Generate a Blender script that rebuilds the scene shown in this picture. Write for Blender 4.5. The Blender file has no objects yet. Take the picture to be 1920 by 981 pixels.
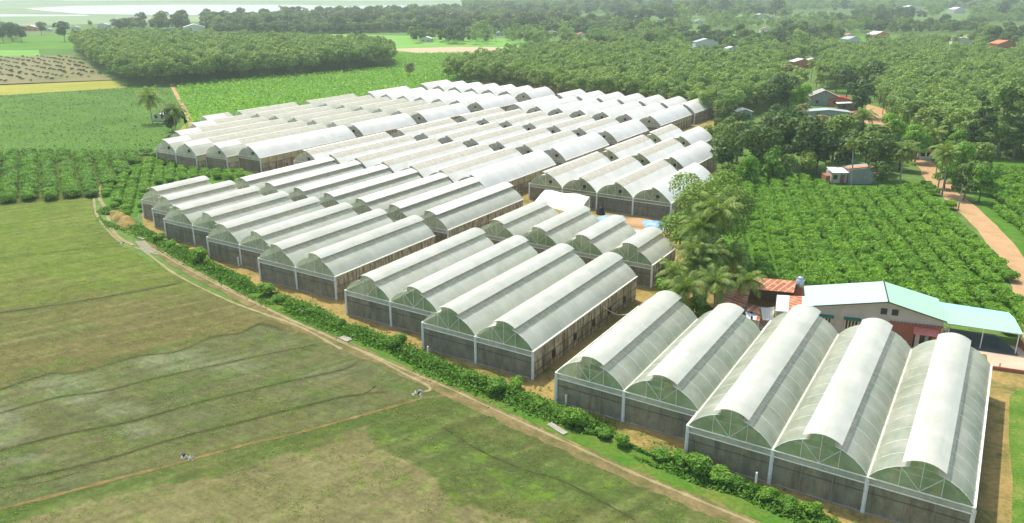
import bpy, math, random
import numpy as np
from mathutils import Vector
R=math.radians
S=bpy.context.scene
COL=S.collection
# ------------------------------------------------------------------ camera
CH=42.9935; FPX=1493.45; PIT=0.330182665; YAW=-0.556345919
cam=bpy.data.cameras.new('camera'); camo=bpy.data.objects.new('camera',cam); COL.objects.link(camo)
cam.sensor_width=36; cam.lens=FPX/1920*36; cam.clip_start=.5; cam.clip_end=20000
camo.location=(0,0,CH); camo.rotation_euler=(math.pi/2-PIT,0,-YAW); S.camera=camo
# ------------------------------------------------------------------ sky, sun, exposure
SUN=Vector((-0.52,0.24,1.0)).normalized()
W=bpy.data.worlds.new('World'); S.world=W; W.use_nodes=True
nt=W.node_tree; bg=nt.nodes['Background']
sky=nt.nodes.new('ShaderNodeTexSky'); sky.sky_type='NISHITA'; sky.sun_disc=False
sky.sun_elevation=math.asin(SUN.z); sky.sun_rotation=math.atan2(SUN.x,SUN.y)
sky.air_density=1.2; sky.dust_density=2.5; sky.ozone_density=1.0
nt.links.new(sky.outputs[0],bg.inputs[0]); bg.inputs[1].default_value=0.15
sl=bpy.data.lights.new('sun','SUN'); sl.energy=3.0; sl.angle=R(.6); sl.color=(1,.94,.81)
so=bpy.data.objects.new('sun',sl); COL.objects.link(so); so.rotation_euler=SUN.to_track_quat('Z','Y').to_euler()
S.view_settings.view_transform='Standard'; S.view_settings.look='None'
S.view_settings.exposure=0.58; S.view_settings.gamma=1
S.render.engine='CYCLES'
c=S.cycles; c.use_denoising=True; c.max_bounces=7; c.diffuse_bounces=3; c.glossy_bounces=2; c.transmission_bounces=5
c.transparent_max_bounces=14; c.volume_bounces=0; c.sample_clamp_indirect=4; c.caustics_reflective=False; c.caustics_refractive=False
# ------------------------------------------------------------------ plan: a point of the survey photo to the ground (height z)
_fw=np.array([math.sin(YAW)*math.cos(PIT),math.cos(YAW)*math.cos(PIT),-math.sin(PIT)])
_rt=np.array([math.cos(YAW),-math.sin(YAW),0]); _up=np.cross(_rt,_fw)
def P(u,v,z=0.):
    d=_fw+_rt*(u-960)/FPX-_up*(v-490.5)/FPX
    t=(z-CH)/d[2]; return (d[0]*t,d[1]*t,z)
def PJ(X,Y,Z=0.):
    X=np.asarray(X,float);Y=np.asarray(Y,float)
    dz=Z-CH
    w=X*_fw[0]+Y*_fw[1]+dz*_fw[2]; a=X*_rt[0]+Y*_rt[1]; b=X*_up[0]+Y*_up[1]+dz*_up[2]
    w=np.where(w<1,1,w)
    return 960+FPX*a/w, 490.5-FPX*b/w
def inpoly(u,v,poly):
    u=np.asarray(u);v=np.asarray(v); r=np.zeros(u.shape,bool); n=len(poly)
    for i in range(n):
        x1,y1=poly[i][:2];x2,y2=poly[(i+1)%n][:2]
        if y1==y2: continue
        cnd=((y1>v)!=(y2>v))&(u<(x2-x1)*(v-y1)/(y2-y1)+x1); r^=cnd
    return r
def distline(x,y,pts):
    d=np.full(np.shape(x),1e9)
    for (x1,y1),(x2,y2) in zip(pts[:-1],pts[1:]):
        L=(x2-x1)**2+(y2-y1)**2+1e-9
        t=np.clip(((x-x1)*(x2-x1)+(y-y1)*(y2-y1))/L,0,1)
        d=np.minimum(d,np.hypot(x-x1-t*(x2-x1),y-y1-t*(y2-y1)))
    return d
def vnoise(x,y,seed=0):
    xi=np.floor(x).astype(np.int64);yi=np.floor(y).astype(np.int64);fx=x-xi;fy=y-yi
    def h(a,b):
        n=(a*374761393+b*668265263+seed*974634777)&0x7fffffff
        n=((n^(n>>13))*1274126177)&0x7fffffff
        return ((n^(n>>16))&0xffff)/65535.
    fx=fx*fx*(3-2*fx);fy=fy*fy*(3-2*fy)
    return (h(xi,yi)*(1-fx)+h(xi+1,yi)*fx)*(1-fy)+(h(xi,yi+1)*(1-fx)+h(xi+1,yi+1)*fx)*fy
def fbm(x,y,seed=0,o=4):
    s=0;a=.5
    for k in range(o): s=s+a*vnoise(x*2**k,y*2**k,seed+k);a*=.5
    return s/(1-.5**o)
# ------------------------------------------------------------------ materials
MATS={}
def lin(r,g,b):
    f=lambda c:(c/255/12.92) if c/255<=.04045 else ((c/255+.055)/1.055)**2.4
    return (f(r),f(g),f(b),1)
def newmat(name):
    m=bpy.data.materials.new(name); m.use_nodes=True; MATS[name]=m
    n=m.node_tree.nodes; l=m.node_tree.links; b=n['Principled BSDF']
    return m,n,l,b
def coords(n,l,scale=(1,1,1),kind='geo',rot=0):
    if kind=='geo': o=n.new('ShaderNodeNewGeometry').outputs['Position']
    else: o=n.new('ShaderNodeTexCoord').outputs['Object']
    mp=n.new('ShaderNodeMapping'); l.new(o,mp.inputs[0]); mp.inputs['Scale'].default_value=scale; mp.inputs['Rotation'].default_value=(0,0,rot)
    return mp.outputs[0]
def noise(n,l,vec,scale,detail=5,rough=.6):
    t=n.new('ShaderNodeTexNoise'); l.new(vec,t.inputs['Vector']); t.inputs['Scale'].default_value=scale
    t.inputs['Detail'].default_value=detail; t.inputs['Roughness'].default_value=rough; return t.outputs['Fac']
def ramp(n,l,fac,stops):
    r=n.new('ShaderNodeValToRGB'); l.new(fac,r.inputs[0]); e=r.color_ramp.elements
    while len(e)<len(stops): e.new(.5)
    for el,(p,c_) in zip(e,stops): el.position=p; el.color=c_
    return r.outputs[0]
def mixc(n,l,fac,a,b,mode='MIX'):
    m=n.new('ShaderNodeMix'); m.data_type='RGBA'; m.blend_type=mode
    for s,v in ((m.inputs[0],fac),(m.inputs[6],a),(m.inputs[7],b)):
        if hasattr(v,'links') or hasattr(v,'is_linked'): l.new(v,s)
        else: s.default_value=v
    return m.outputs[2]
def simple(name,col,rough=.7,spec=.3,metal=0,var=.15,scale=3.,bump=0,bscale=20):
    m,n,l,b=newmat(name); v=coords(n,l,kind='obj')
    f=noise(n,l,v,scale)
    c1=tuple(x*(1-var) for x in col[:3])+(1,); c2=tuple(min(1,x*(1+var)) for x in col[:3])+(1,)
    l.new(ramp(n,l,f,[(.3,c1),(.7,c2)]),b.inputs['Base Color'])
    b.inputs['Roughness'].default_value=rough; b.inputs['Specular IOR Level'].default_value=spec; b.inputs['Metallic'].default_value=metal
    if bump:
        bp=n.new('ShaderNodeBump'); bp.inputs['Strength'].default_value=bump; l.new(noise(n,l,v,bscale),bp.inputs['Height']); l.new(bp.outputs[0],b.inputs['Normal'])
    return m
def ground_mat(name,stops,scale=.2,scale2=1.5,amt2=.35,stretch=(1,1,1),rot=0,bump=.4,rows=None):
    """soil and low crop: large patches times fine mottling, optional drilled rows"""
    m,n,l,b=newmat(name)
    v=coords(n,l,stretch,rot=rot); f=noise(n,l,v,scale,6,.62)
    col=ramp(n,l,f,stops)
    v2=coords(n,l); f2=noise(n,l,v2,scale2,6,.7)
    col=mixc(n,l,1.0,col,ramp(n,l,f2,[(.28,(1-amt2,)*3+(1,)),(.72,(1+amt2,)*3+(1,))]),'MULTIPLY')
    h=f2
    if rows:
        ang,sp,am=rows
        vv=coords(n,l,(1/sp,)*3,rot=ang); w=n.new('ShaderNodeTexWave'); w.wave_type='BANDS'; w.bands_direction='X'
        l.new(vv,w.inputs['Vector']); w.inputs['Scale'].default_value=1/ (2*math.pi)*6.283/ (math.pi*2)*math.pi; w.inputs['Distortion'].default_value=1.2; w.inputs['Detail'].default_value=2
        w.inputs['Detail Scale'].default_value=2
        col=mixc(n,l,1.0,col,ramp(n,l,w.outputs['Fac'],[(.2,(1-am,)*3+(1,)),(.7,(1+am*.5,)*3+(1,))]),'MULTIPLY')
    l.new(col,b.inputs['Base Color']); b.inputs['Roughness'].default_value=.95; b.inputs['Specular IOR Level'].default_value=.1
    if bump:
        bp=n.new('ShaderNodeBump'); bp.inputs['Strength'].default_value=bump; bp.inputs['Distance'].default_value=.3; l.new(h,bp.inputs['Height']); l.new(bp.outputs[0],b.inputs['Normal'])
    return m
def leaf_mat(name,dark,light,trans=.35,rnd=.25):
    m,n,l,b=newmat(name)
    g=n.new('ShaderNodeNewGeometry'); oi=n.new('ShaderNodeObjectInfo')
    base=ramp(n,l,g.outputs['Random Per Island'],[(0,dark),(1,light)])
    tint=ramp(n,l,oi.outputs['Random'],[(0,(1-rnd,1-rnd*.8,1-rnd*.6,1)),(.5,(1,1,1,1)),(1,(1+rnd,1+rnd*.7,1,1))])
    col=mixc(n,l,1.0,base,tint,'MULTIPLY')
    l.new(col,b.inputs['Base Color']); b.inputs['Roughness'].default_value=.55; b.inputs['Specular IOR Level'].default_value=.25
    tr=n.new('ShaderNodeBsdfTranslucent'); l.new(mixc(n,l,1.0,col,(1.2,1.25,.5,1),'MULTIPLY'),tr.inputs[0])
    mx=n.new('ShaderNodeMixShader'); mx.inputs[0].default_value=trans; l.new(b.outputs[0],mx.inputs[1]); l.new(tr.outputs[0],mx.inputs[2])
    l.new(mx.outputs[0],n['Material Output'].inputs['Surface'])
    return m
def film_mat(name,col,col2,clear=.25,trans=.4,rough=.35,scale=.35,dirt=.15,panel=.07):
    """milky polythene: part diffuse, part translucent, part clear, a broad sheen"""
    m,n,l,b=newmat(name)
    v=coords(n,l); f=noise(n,l,v,scale,4,.55); cc=ramp(n,l,f,[(.35,col),(.65,col2)])
    vs=coords(n,l,(1.3,.25,.6)); fs=noise(n,l,vs,1.2,6,.7)
    cc=mixc(n,l,1.0,cc,ramp(n,l,fs,[(.3,(1-dirt,1-dirt*.95,1-dirt*1.25,1)),(.6,(1,1,1,1))]),'MULTIPLY')
    vp=coords(n,l,(1/4.0,1/2.5,0)); sn=n.new('ShaderNodeVectorMath'); sn.operation='FLOOR'; l.new(vp,sn.inputs[0]); wn=n.new('ShaderNodeTexWhiteNoise'); l.new(sn.outputs[0],wn.inputs['Vector'])
    vb=coords(n,l,(1/8.0,.03,0)); fb=noise(n,l,vb,1.3,3,.6)
    cc=mixc(n,l,1.0,cc,ramp(n,l,wn.outputs['Value'],[(0,(1-panel,1-panel*.8,1-panel,1)),(1,(1.03,1.03,1.03,1))]),'MULTIPLY')
    cc=mixc(n,l,1.0,cc,ramp(n,l,fb,[(.35,(1-panel,1-panel,1-panel*1.5,1)),(.65,(1.02,1.02,1.02,1))]),'MULTIPLY')
    l.new(cc,b.inputs['Base Color']); b.inputs['Roughness'].default_value=rough; b.inputs['Specular IOR Level'].default_value=.5
    tr=n.new('ShaderNodeBsdfTranslucent'); l.new(cc,tr.inputs[0])
    m1=n.new('ShaderNodeMixShader'); m1.inputs[0].default_value=trans; l.new(b.outputs[0],m1.inputs[1]); l.new(tr.outputs[0],m1.inputs[2])
    tp=n.new('ShaderNodeBsdfTransparent'); tp.inputs[0].default_value=(.95,.98,.95,1)
    m2=n.new('ShaderNodeMixShader'); l.new(m1.outputs[0],m2.inputs[1]); l.new(tp.outputs[0],m2.inputs[2])
    mr=n.new('ShaderNodeMapRange'); l.new(f,mr.inputs[0]); mr.inputs[1].default_value=.3;mr.inputs[2].default_value=.7; mr.inputs[3].default_value=clear*1.25; mr.inputs[4].default_value=clear*.75
    l.new(mr.outputs[0],m2.inputs[0]); l.new(m2.outputs[0],n['Material Output'].inputs['Surface'])
    return m
def net_mat(name,c1,c2,clear=.12,trans=.2,streak=.3,sscale=1.6,stain=(.5,.4,.3,1),lo=.35):
    m,n,l,b=newmat(name)
    v=coords(n,l); f=noise(n,l,v,.9,6,.7); cc=ramp(n,l,f,[(.3,c1),(.7,c2)])
    vs=coords(n,l,(1,1,.22)); fs=noise(n,l,vs,sscale,6,.7)
    cc=mixc(n,l,ramp(n,l,fs,[(lo,(streak,)*3+(1,)),(lo+.2,(0,0,0,1))]),cc,stain)
    l.new(cc,b.inputs['Base Color']); b.inputs['Roughness'].default_value=.9; b.inputs['Specular IOR Level'].default_value=.1
    tr=n.new('ShaderNodeBsdfTranslucent'); l.new(cc,tr.inputs[0])
    m1=n.new('ShaderNodeMixShader'); m1.inputs[0].default_value=trans; l.new(b.outputs[0],m1.inputs[1]); l.new(tr.outputs[0],m1.inputs[2])
    tp=n.new('ShaderNodeBsdfTransparent'); m2=n.new('ShaderNodeMixShader'); m2.inputs[0].default_value=clear
    l.new(m1.outputs[0],m2.inputs[1]); l.new(tp.outputs[0],m2.inputs[2]); l.new(m2.outputs[0],n['Material Output'].inputs['Surface'])
    return m
film_mat('film_near',(.69,.76,.62,1),(.80,.82,.70,1),clear=.32,trans=.36,dirt=.10,panel=.10)
film_mat('film_cap',(.77,.79,.69,1),(.84,.84,.74,1),clear=.14,trans=.26,dirt=.08,panel=.06)
film_mat('film_mid',(.76,.79,.65,1),(.84,.85,.72,1),clear=.16,trans=.30,dirt=.10,panel=.07)
film_mat('film_white',(.80,.79,.70,1),(.87,.86,.77,1),clear=.02,trans=.12,rough=.4,dirt=.07,panel=.04)
film_mat('film_gable',(.42,.58,.36,1),(.58,.70,.48,1),clear=.36,trans=.55,dirt=.15)
film_mat('film_gable_mid',(.58,.68,.52,1),(.70,.78,.62,1),clear=.28,trans=.55,dirt=.15)
film_mat('film_gable_pale',(.60,.65,.58,1),(.74,.77,.70,1),clear=.18,trans=.5,dirt=.2)
film_mat('film_yellow',(.62,.60,.40,1),(.75,.72,.52,1),clear=.15,trans=.5,dirt=.25)
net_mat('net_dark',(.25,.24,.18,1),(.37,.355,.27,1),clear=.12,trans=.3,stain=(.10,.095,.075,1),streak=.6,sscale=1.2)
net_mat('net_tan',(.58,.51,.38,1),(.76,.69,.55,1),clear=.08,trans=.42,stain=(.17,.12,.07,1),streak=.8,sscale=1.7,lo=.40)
net_mat('net_roof',(.64,.62,.49,1),(.76,.74,.62,1),clear=.05,trans=.2,stain=(.50,.42,.30,1),streak=.45,sscale=1.1,lo=.42)
net_mat('net_strip',(.60,.59,.44,1),(.70,.68,.53,1),clear=.10,trans=.2,stain=(.36,.33,.2,1),streak=.5)
net_mat('net_vent',(.36,.33,.25,1),(.46,.43,.34,1),clear=.15,trans=.4,stain=(.25,.22,.15,1),streak=.5)
simple('steel_white',(.78,.78,.72,1),rough=.45,var=.12)
simple('mullion_grey',(.32,.31,.27,1),rough=.6)
simple('steel_dark',(.10,.095,.085,1),rough=.6,var=.2)
simple('gutter_pale',(.82,.79,.66,1),rough=.5,var=.15)
simple('concrete',(.34,.32,.26,1),rough=.9,var=.2,scale=1.5)
simple('fan_dark',(.03,.03,.03,1),rough=.5)
simple('bark',(.16,.13,.10,1),rough=.95,var=.3,scale=4)
simple('bark_pale',(.38,.35,.29,1),rough=.9,var=.3,scale=4)
simple('black_plastic',(.02,.02,.02,1),rough=.5)
simple('white_bag',(.62,.60,.52,1),rough=.6,var=.1)
simple('tarp_blue',(.24,.42,.66,1),rough=.45,var=.3,scale=1.2,bump=.5,bscale=2)
leaf_mat('leaf_field',(.12,.26,.018,1),(.27,.50,.05,1),trans=.35,rnd=.16)
leaf_mat('leaf_rows',(.10,.23,.02,1),(.24,.46,.05,1),trans=.3,rnd=.2)
leaf_mat('leaf_rubber',(.14,.23,.045,1),(.37,.52,.14,1),trans=.3,rnd=.22)
leaf_mat('leaf_dark',(.04,.09,.02,1),(.13,.22,.05,1),trans=.25,rnd=.25)
leaf_mat('leaf_shade',(.10,.19,.03,1),(.30,.43,.08,1),trans=.35,rnd=.1)
leaf_mat('leaf_village',(.09,.17,.03,1),(.27,.38,.08,1),trans=.3,rnd=.3)
leaf_mat('leaf_hedge',(.10,.23,.025,1),(.26,.48,.06,1),trans=.35,rnd=.25)
leaf_mat('leaf_palm',(.09,.16,.025,1),(.29,.40,.08,1),trans=.3,rnd=.15)
leaf_mat('leaf_palm_old',(.22,.20,.03,1),(.42,.34,.06,1),trans=.3,rnd=.1)
leaf_mat('leaf_dry',(.16,.18,.06,1),(.36,.36,.14,1),trans=.2,rnd=.2)
leaf_mat('leaf_crop',(.07,.20,.035,1),(.20,.40,.08,1),trans=.4,rnd=.1)
# ------------------------------------------------------------------ mesh helpers
def tag(o,label=None,cat=None,group=None,kind=None):
    if label: o['label']=label
    if cat: o['category']=cat
    if group: o['group']=group
    if kind: o['kind']=kind
    return o
def empty(name,loc,rz=0,label=None,cat=None,group=None):
    o=bpy.data.objects.new(name,None); COL.objects.link(o); o.location=loc; o.rotation_euler=(0,0,rz); o.empty_display_size=.2
    return tag(o,label,cat,group)
class MB:
    def __init__(s): s.v=[];s.f=[];s.m=[];s.cur=0
    def add(s,vs,fs):
        b=len(s.v); s.v.extend(vs); s.f.extend([tuple(i+b for i in f) for f in fs]); s.m.extend([s.cur]*len(fs)); return s
    def box(s,x0,y0,z0,x1,y1,z1):
        return s.add([(x0,y0,z0),(x1,y0,z0),(x1,y1,z0),(x0,y1,z0),(x0,y0,z1),(x1,y0,z1),(x1,y1,z1),(x0,y1,z1)],
            [(0,3,2,1),(4,5,6,7),(0,1,5,4),(1,2,6,5),(2,3,7,6),(3,0,4,7)])
    def tube(s,p,q,r,n=6,r2=None,cap=True):
        p=Vector(p);q=Vector(q);d=(q-p)
        if d.length<1e-6: return s
        d.normalize(); a=d.orthogonal().normalized(); b=d.cross(a); r2=r if r2 is None else r2
        vs=[];
        for (c_,rr) in ((p,r),(q,r2)):
            for k in range(n):
                t=2*math.pi*k/n; vs.append(tuple(c_+(a*math.cos(t)+b*math.sin(t))*rr))
        fs=[(k,(k+1)%n,n+(k+1)%n,n+k) for k in range(n)]
        if cap: fs+= [tuple(range(n))[::-1],tuple(range(n,2*n))]
        return s.add(vs,fs)
    def path(s,pts,r,n=5,r2=None):
        k=len(pts)-1
        for i in range(k):
            a=r if r2 is None else r+(r2-r)*i/k; b=r if r2 is None else r+(r2-r)*(i+1)/k
            s.tube(pts[i],pts[i+1],a,n,b,cap=True)
        return s
    def quad(s,a,b,c_,d): return s.add([a,b,c_,d],[(0,1,2,3)])
    def grid(s,fn,nu,nv):
        vs=[fn(i/nu,j/nv) for j in range(nv+1) for i in range(nu+1)]
        return s.add(vs,[(j*(nu+1)+i,j*(nu+1)+i+1,(j+1)*(nu+1)+i+1,(j+1)*(nu+1)+i) for j in range(nv) for i in range(nu)])
    def slab(s,poly,z0,z1):
        n=len(poly); vs=[(p[0],p[1],z0) for p in poly]+[(p[0],p[1],z1) for p in poly]
        return s.add(vs,[tuple(range(n))[::-1],tuple(range(n,2*n))]+[(i,(i+1)%n,n+(i+1)%n,n+i) for i in range(n)])
    def thick(s,a,b,c_,d,t):
        """a sloping plate a-b-c-d with thickness t below"""
        lo=[(p[0],p[1],p[2]-t) for p in (a,b,c_,d)]
        return s.add([a,b,c_,d]+lo,[(0,1,2,3),(7,6,5,4),(0,4,5,1),(1,5,6,2),(2,6,7,3),(3,7,4,0)])
    def build(s,name,mat,parent=None,org=(0,0,0),smooth=False,loc=None):
        me=bpy.data.meshes.new(name); me.from_pydata([(v[0]-org[0],v[1]-org[1],v[2]-org[2]) for v in s.v],[],s.f)
        mats=mat if isinstance(mat,(list,tuple)) else [mat]
        for mm in mats: me.materials.append(MATS[mm])
        if len(mats)>1: me.polygons.foreach_set('material_index',s.m)
        if smooth: me.polygons.foreach_set('use_smooth',[True]*len(s.f))
        me.update(); o=bpy.data.objects.new(name,me); COL.objects.link(o)
        if parent: o.parent=parent
        elif loc is not None: o.location=loc
        else: o.location=org
        return o
def npmesh(name,V,F,mats,midx=None,smooth=False):
    """V (n,3), F (m,4) arrays"""
    me=bpy.data.meshes.new(name); me.vertices.add(len(V)); me.vertices.foreach_set('co',np.asarray(V,np.float32).ravel())
    k=F.shape[1]; me.loops.add(F.size); me.loops.foreach_set('vertex_index',F.astype(np.int32).ravel())
    me.polygons.add(len(F)); me.polygons.foreach_set('loop_start',np.arange(0,F.size,k,dtype=np.int32))
    if midx is not None: me.polygons.foreach_set('material_index',midx.astype(np.int32))
    if smooth: me.polygons.foreach_set('use_smooth',np.ones(len(F),bool))
    for m in mats: me.materials.append(MATS[m])
    me.update(calc_edges=True); me.validate(); return me
def obj(name,me,parent=None,loc=(0,0,0),rz=0,sc=1):
    o=bpy.data.objects.new(name,me); COL.objects.link(o); o.parent=parent; o.location=loc; o.rotation_euler=(0,0,rz)
    o.scale=(sc,)*3 if not isinstance(sc,(tuple,list)) else sc; return o
def leafquads(C,N,size,rng,aspect=.6):
    """leaf-sized faces at points C with normals about N"""
    n=len(C); T=rng.normal(size=(n,3)); T-=N*(T*N).sum(1)[:,None]; T/=np.linalg.norm(T,axis=1)[:,None]+1e-9
    B=np.cross(N,T); s=(size*(.6+.8*rng.random(n)))[:,None]; a=s*aspect
    V=np.stack([C-T*s,C+B*a,C+T*s,C-B*a],1).reshape(-1,3); F=np.arange(4*n).reshape(n,4); return V,F
def cloud(rng,blobs,n,size,inner=.72,updir=.35,squash=1.0):
    w=np.array([b[3]*b[3] for b in blobs],float); w/=w.sum(); k=rng.choice(len(blobs),n,p=w); Bc=np.array([b[:3] for b in blobs])[k]; Br=np.array([b[3] for b in blobs])[k]
    D=rng.normal(size=(n,3)); D/=np.linalg.norm(D,axis=1)[:,None]; D[:,2]=np.where(D[:,2]<-.35,-D[:,2],D[:,2])
    r=Br*(inner+(1.06-inner)*rng.random(n)**.6); C=Bc+D*r[:,None]*np.array([1,1,squash])
    N=D+rng.normal(size=(n,3))*.55+np.array([0,0,updir]); N/=np.linalg.norm(N,axis=1)[:,None]
    return leafquads(C,N,size*(np.ones(n)),rng)
def blobset(rng,w,h,z0,k,br=.45):
    out=[]
    for i in range(k):
        a=rng.random()*2*math.pi; r=w*.5*math.sqrt(rng.random())*.75; z=z0+h*(.15+.65*rng.random())
        rr=br*w*.5*(.7+.6*rng.random())*(1-.3*r/(w*.5)); out.append((r*math.cos(a),r*math.sin(a),z,rr))
    return out
def crownmesh(name,seed,w,h,z0,k,n,size,mat,br=.5,squash=.85,inner=.7):
    rng=np.random.default_rng(seed); bl=blobset(rng,w,h,z0,k,br); V,F=cloud(rng,bl,n,size,squash=squash,inner=inner)
    return npmesh(name,V,F,[mat]),bl
def trunkmesh(name,seed,h,r,mat,limbs=(),lean=.3):
    rng=random.Random(seed); b=MB(); pts=[(0,0,-.1)]
    for i in range(1,5): pts.append((pts[-1][0]+rng.uniform(-lean,lean)*h/12,pts[-1][1]+rng.uniform(-lean,lean)*h/12,h*i/4))
    b.path(pts,r,7,r*.5)
    for (x,y,z,rr) in limbs:
        s=pts[2] if z<h*.9 else pts[3]; b.path([s,((s[0]+x)/2,(s[1]+y)/2,(s[2]+z)/2+.2),(x,y,z)],r*.4,5,r*.12)
    me=bpy.data.meshes.new(name); me.from_pydata(b.v,[],b.f); me.materials.append(MATS[mat]); me.polygons.foreach_set('use_smooth',[True]*len(b.f)); return me
# ------------------------------------------------------------------ setting: ground sheets
def sheet(name,pts,z,mat,px=True,label=None,kind='structure'):
    poly=[P(*p)[:2] for p in pts] if px else pts
    b=MB(); b.add([(x,y,z) for x,y in poly],[tuple(range(len(poly)))])
    o=b.build(name,mat); o.location=(0,0,0); o['kind']=kind
    # make it face up
    if o.data.polygons[0].normal.z<0: o.data.flip_normals()
    return o
def ribbon(name,pts,w,z,mat,px=True,kind='structure',wn=.15,seed=1,sub=4):
    q=[Vector(P(*p)) if px else Vector((p[0],p[1],0)) for p in pts]
    # Catmull-Rom
    out=[]
    for i in range(len(q)-1):
        p0=q[max(i-1,0)];p1=q[i];p2=q[i+1];p3=q[min(i+2,len(q)-1)]
        for k in range(sub):
            t=k/sub; out.append(.5*((2*p1)+(-p0+p2)*t+(2*p0-5*p1+4*p2-p3)*t*t+(-p0+3*p1-3*p2+p3)*t**3))
    out.append(q[-1]); r=random.Random(seed); b=MB(); L=[];Rr=[]
    for i,p in enumerate(out):
        d=(out[min(i+1,len(out)-1)]-out[max(i-1,0)]).normalized(); nrm=Vector((-d.y,d.x,0)); ww=w/2*(1+r.uniform(-wn,wn))
        L.append((p.x+nrm.x*ww,p.y+nrm.y*ww,z)); Rr.append((p.x-nrm.x*ww,p.y-nrm.y*ww,z))
    for i in range(len(out)-1): b.quad(Rr[i],Rr[i+1],L[i+1],L[i])
    o=b.build(name,mat); o['kind']=kind; o.location=(0,0,0); return o
G3=lambda r,g,b_,k=1.3:tuple(x/k for x in lin(r,g,b_)[:3])+(1,)
ground_mat('soil_base',[(.3,G3(85,118,52)),(.5,G3(112,140,68)),(.7,G3(90,135,55))],scale=.012,scale2=.3)
ground_mat('yard',[(.32,G3(120,122,65)),(.5,G3(172,150,90)),(.7,G3(192,162,102))],scale=.25,scale2=2.,amt2=.25)
ground_mat('yard_green',[(.40,G3(82,130,42)),(.6,G3(112,135,55)),(.85,G3(160,145,85))],scale=.22,scale2=2.,amt2=.3)
ground_mat('orange_dirt',[(.3,G3(198,160,115)),(.7,G3(216,178,132))],scale=.3,scale2=2.5,amt2=.14)
ground_mat('path_dirt',[(.35,G3(105,112,62)),(.5,G3(135,122,80)),(.7,G3(160,142,98))],scale=.5,scale2=3,amt2=.25)
ground_mat('path_pale',[(.3,G3(150,140,95)),(.7,G3(184,172,130))],scale=.5,scale2=3,amt2=.15)
ground_mat('gravel',[(.3,G3(150,146,120)),(.7,G3(172,168,145))],scale=.6,scale2=5,amt2=.25)
ground_mat('concrete_yard',[(.3,G3(225,195,165)),(.7,G3(235,208,180))],scale=.4,scale2=3,amt2=.1)
ground_mat('dark_floor',[(.3,G3(92,98,92)),(.7,G3(112,118,110))],scale=.4,scale2=3,amt2=.15)
ground_mat('orchard_floor',[(.3,G3(75,128,38)),(.7,G3(108,145,55))],scale=.4,scale2=2,amt2=.3)
ground_mat('orchard_soil',[(.35,G3(75,105,42)),(.75,G3(125,125,70))],scale=.4,scale2=2,amt2=.3)
ground_mat('lawn',[(.3,G3(85,125,45)),(.5,G3(110,145,55)),(.72,G3(150,155,80))],scale=.35,scale2=4,amt2=.4)
ground_mat('forest_floor',[(.3,(.05,.075,.03,1)),(.7,(.09,.11,.045,1))],scale=.2,scale2=1.5,amt2=.3)
ground_mat('crop_green',[(.3,G3(84,124,46)),(.5,G3(98,138,52)),(.7,G3(112,148,60))],scale=.06,scale2=1.3,amt2=.35,rows=(R(-33),2.0,.18))
ground_mat('crop_bright',[(.3,G3(86,138,36)),(.5,G3(100,150,42)),(.7,G3(118,162,52))],scale=.035,scale2=.6,amt2=.35,bump=.8)
ground_mat('crop_lime',[(.3,G3(120,175,70)),(.7,G3(140,190,85))],scale=.03,scale2=.5,amt2=.15)
ground_mat('crop_yellow',[(.3,G3(160,165,65)),(.7,G3(185,180,85))],scale=.05,scale2=.8,amt2=.2,rows=(R(20),6,.12))
ground_mat('plough',[(.3,G3(128,132,82)),(.7,G3(160,148,110))],scale=.03,scale2=.5,amt2=.2)
ground_mat('pink_soil',[(.3,G3(205,180,145)),(.7,G3(220,195,160))],scale=.01,scale2=.2,amt2=.1)
ground_mat('marsh',[(.3,G3(130,160,115)),(.7,G3(165,180,135))],scale=.004,scale2=.05,amt2=.15)
m,n,l,b=newmat('water'); b.inputs['Base Color'].default_value=(.38,.42,.36,1); b.inputs['Roughness'].default_value=.4; b.inputs['Specular IOR Level'].default_value=.6
base=sheet('ground',[(-7000,-200),(9000,-200),(9000,12000),(-9000,12000)],-.02,'soil_base',px=False)
sheet('yard_ground',[(265,395),(300,300),(300,215),(640,180),(850,148),(1080,165),(1345,190),(1350,420),(1480,560),(2150,700),(2300,1150),(1540,1150),(930,735),(500,550),(270,425)],.0,'yard')
# left-hand fields
sheet('crop_field',[(-600,200),(0,176),(240,163),(322,160),(352,228),(318,262),(285,292),(0,300),(-600,330)],.004,'crop_green')
sheet('cassava_field',[(325,160),(420,150),(600,135),(740,124),(735,98),(850,97),(1000,92),(1095,97),(960,140),(860,160),(690,190),(440,226),(355,262)],.004,'crop_bright')
sheet('yellow_field',[(-300,165),(0,158),(205,150),(242,164),(0,179),(-300,195)],.008,'crop_yellow')
sheet('ploughed_field',[(-300,108),(0,106),(138,104),(212,151),(0,160),(-300,168)],.008,'plough')
sheet('lime_field',[(-200,96),(72,94),(75,105),(-200,107)],.008,'crop_lime')
sheet('dark_green_field',[(72,94),(134,92),(137,104),(75,105)],.008,'crop_green')
sheet('far_green_field',[(-200,72),(130,66),(225,68),(230,80),(136,92),(-200,95)],.008,'crop_bright')
sheet('far_meadow',[(420,74),(560,62),(980,73),(1000,92),(740,98),(640,84)],.008,'crop_lime')
sheet('far_bare_strip',[(230,62),(400,64),(560,70),(480,74),(240,69)],.01,'plough')
sheet('far_soil_strip',[(724,92),(860,88),(958,89),(900,99),(780,99)],.012,'pink_soil')
sheet('bare_strip_by_the_wood',[(1060,94),(1135,92),(1140,97),(1080,99)],.012,'plough')
sheet('small_green_field',[(1570,70),(1665,68),(1775,73),(1770,84),(1600,84)],.012,'crop_bright')
sheet('small_yellow_field',[(1695,69),(1830,66),(1850,70),(1740,77)],.016,'crop_yellow')
sheet('far_clearing',[(1560,63),(1620,62),(1610,70),(1570,70)],.012,'crop_bright')
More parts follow.
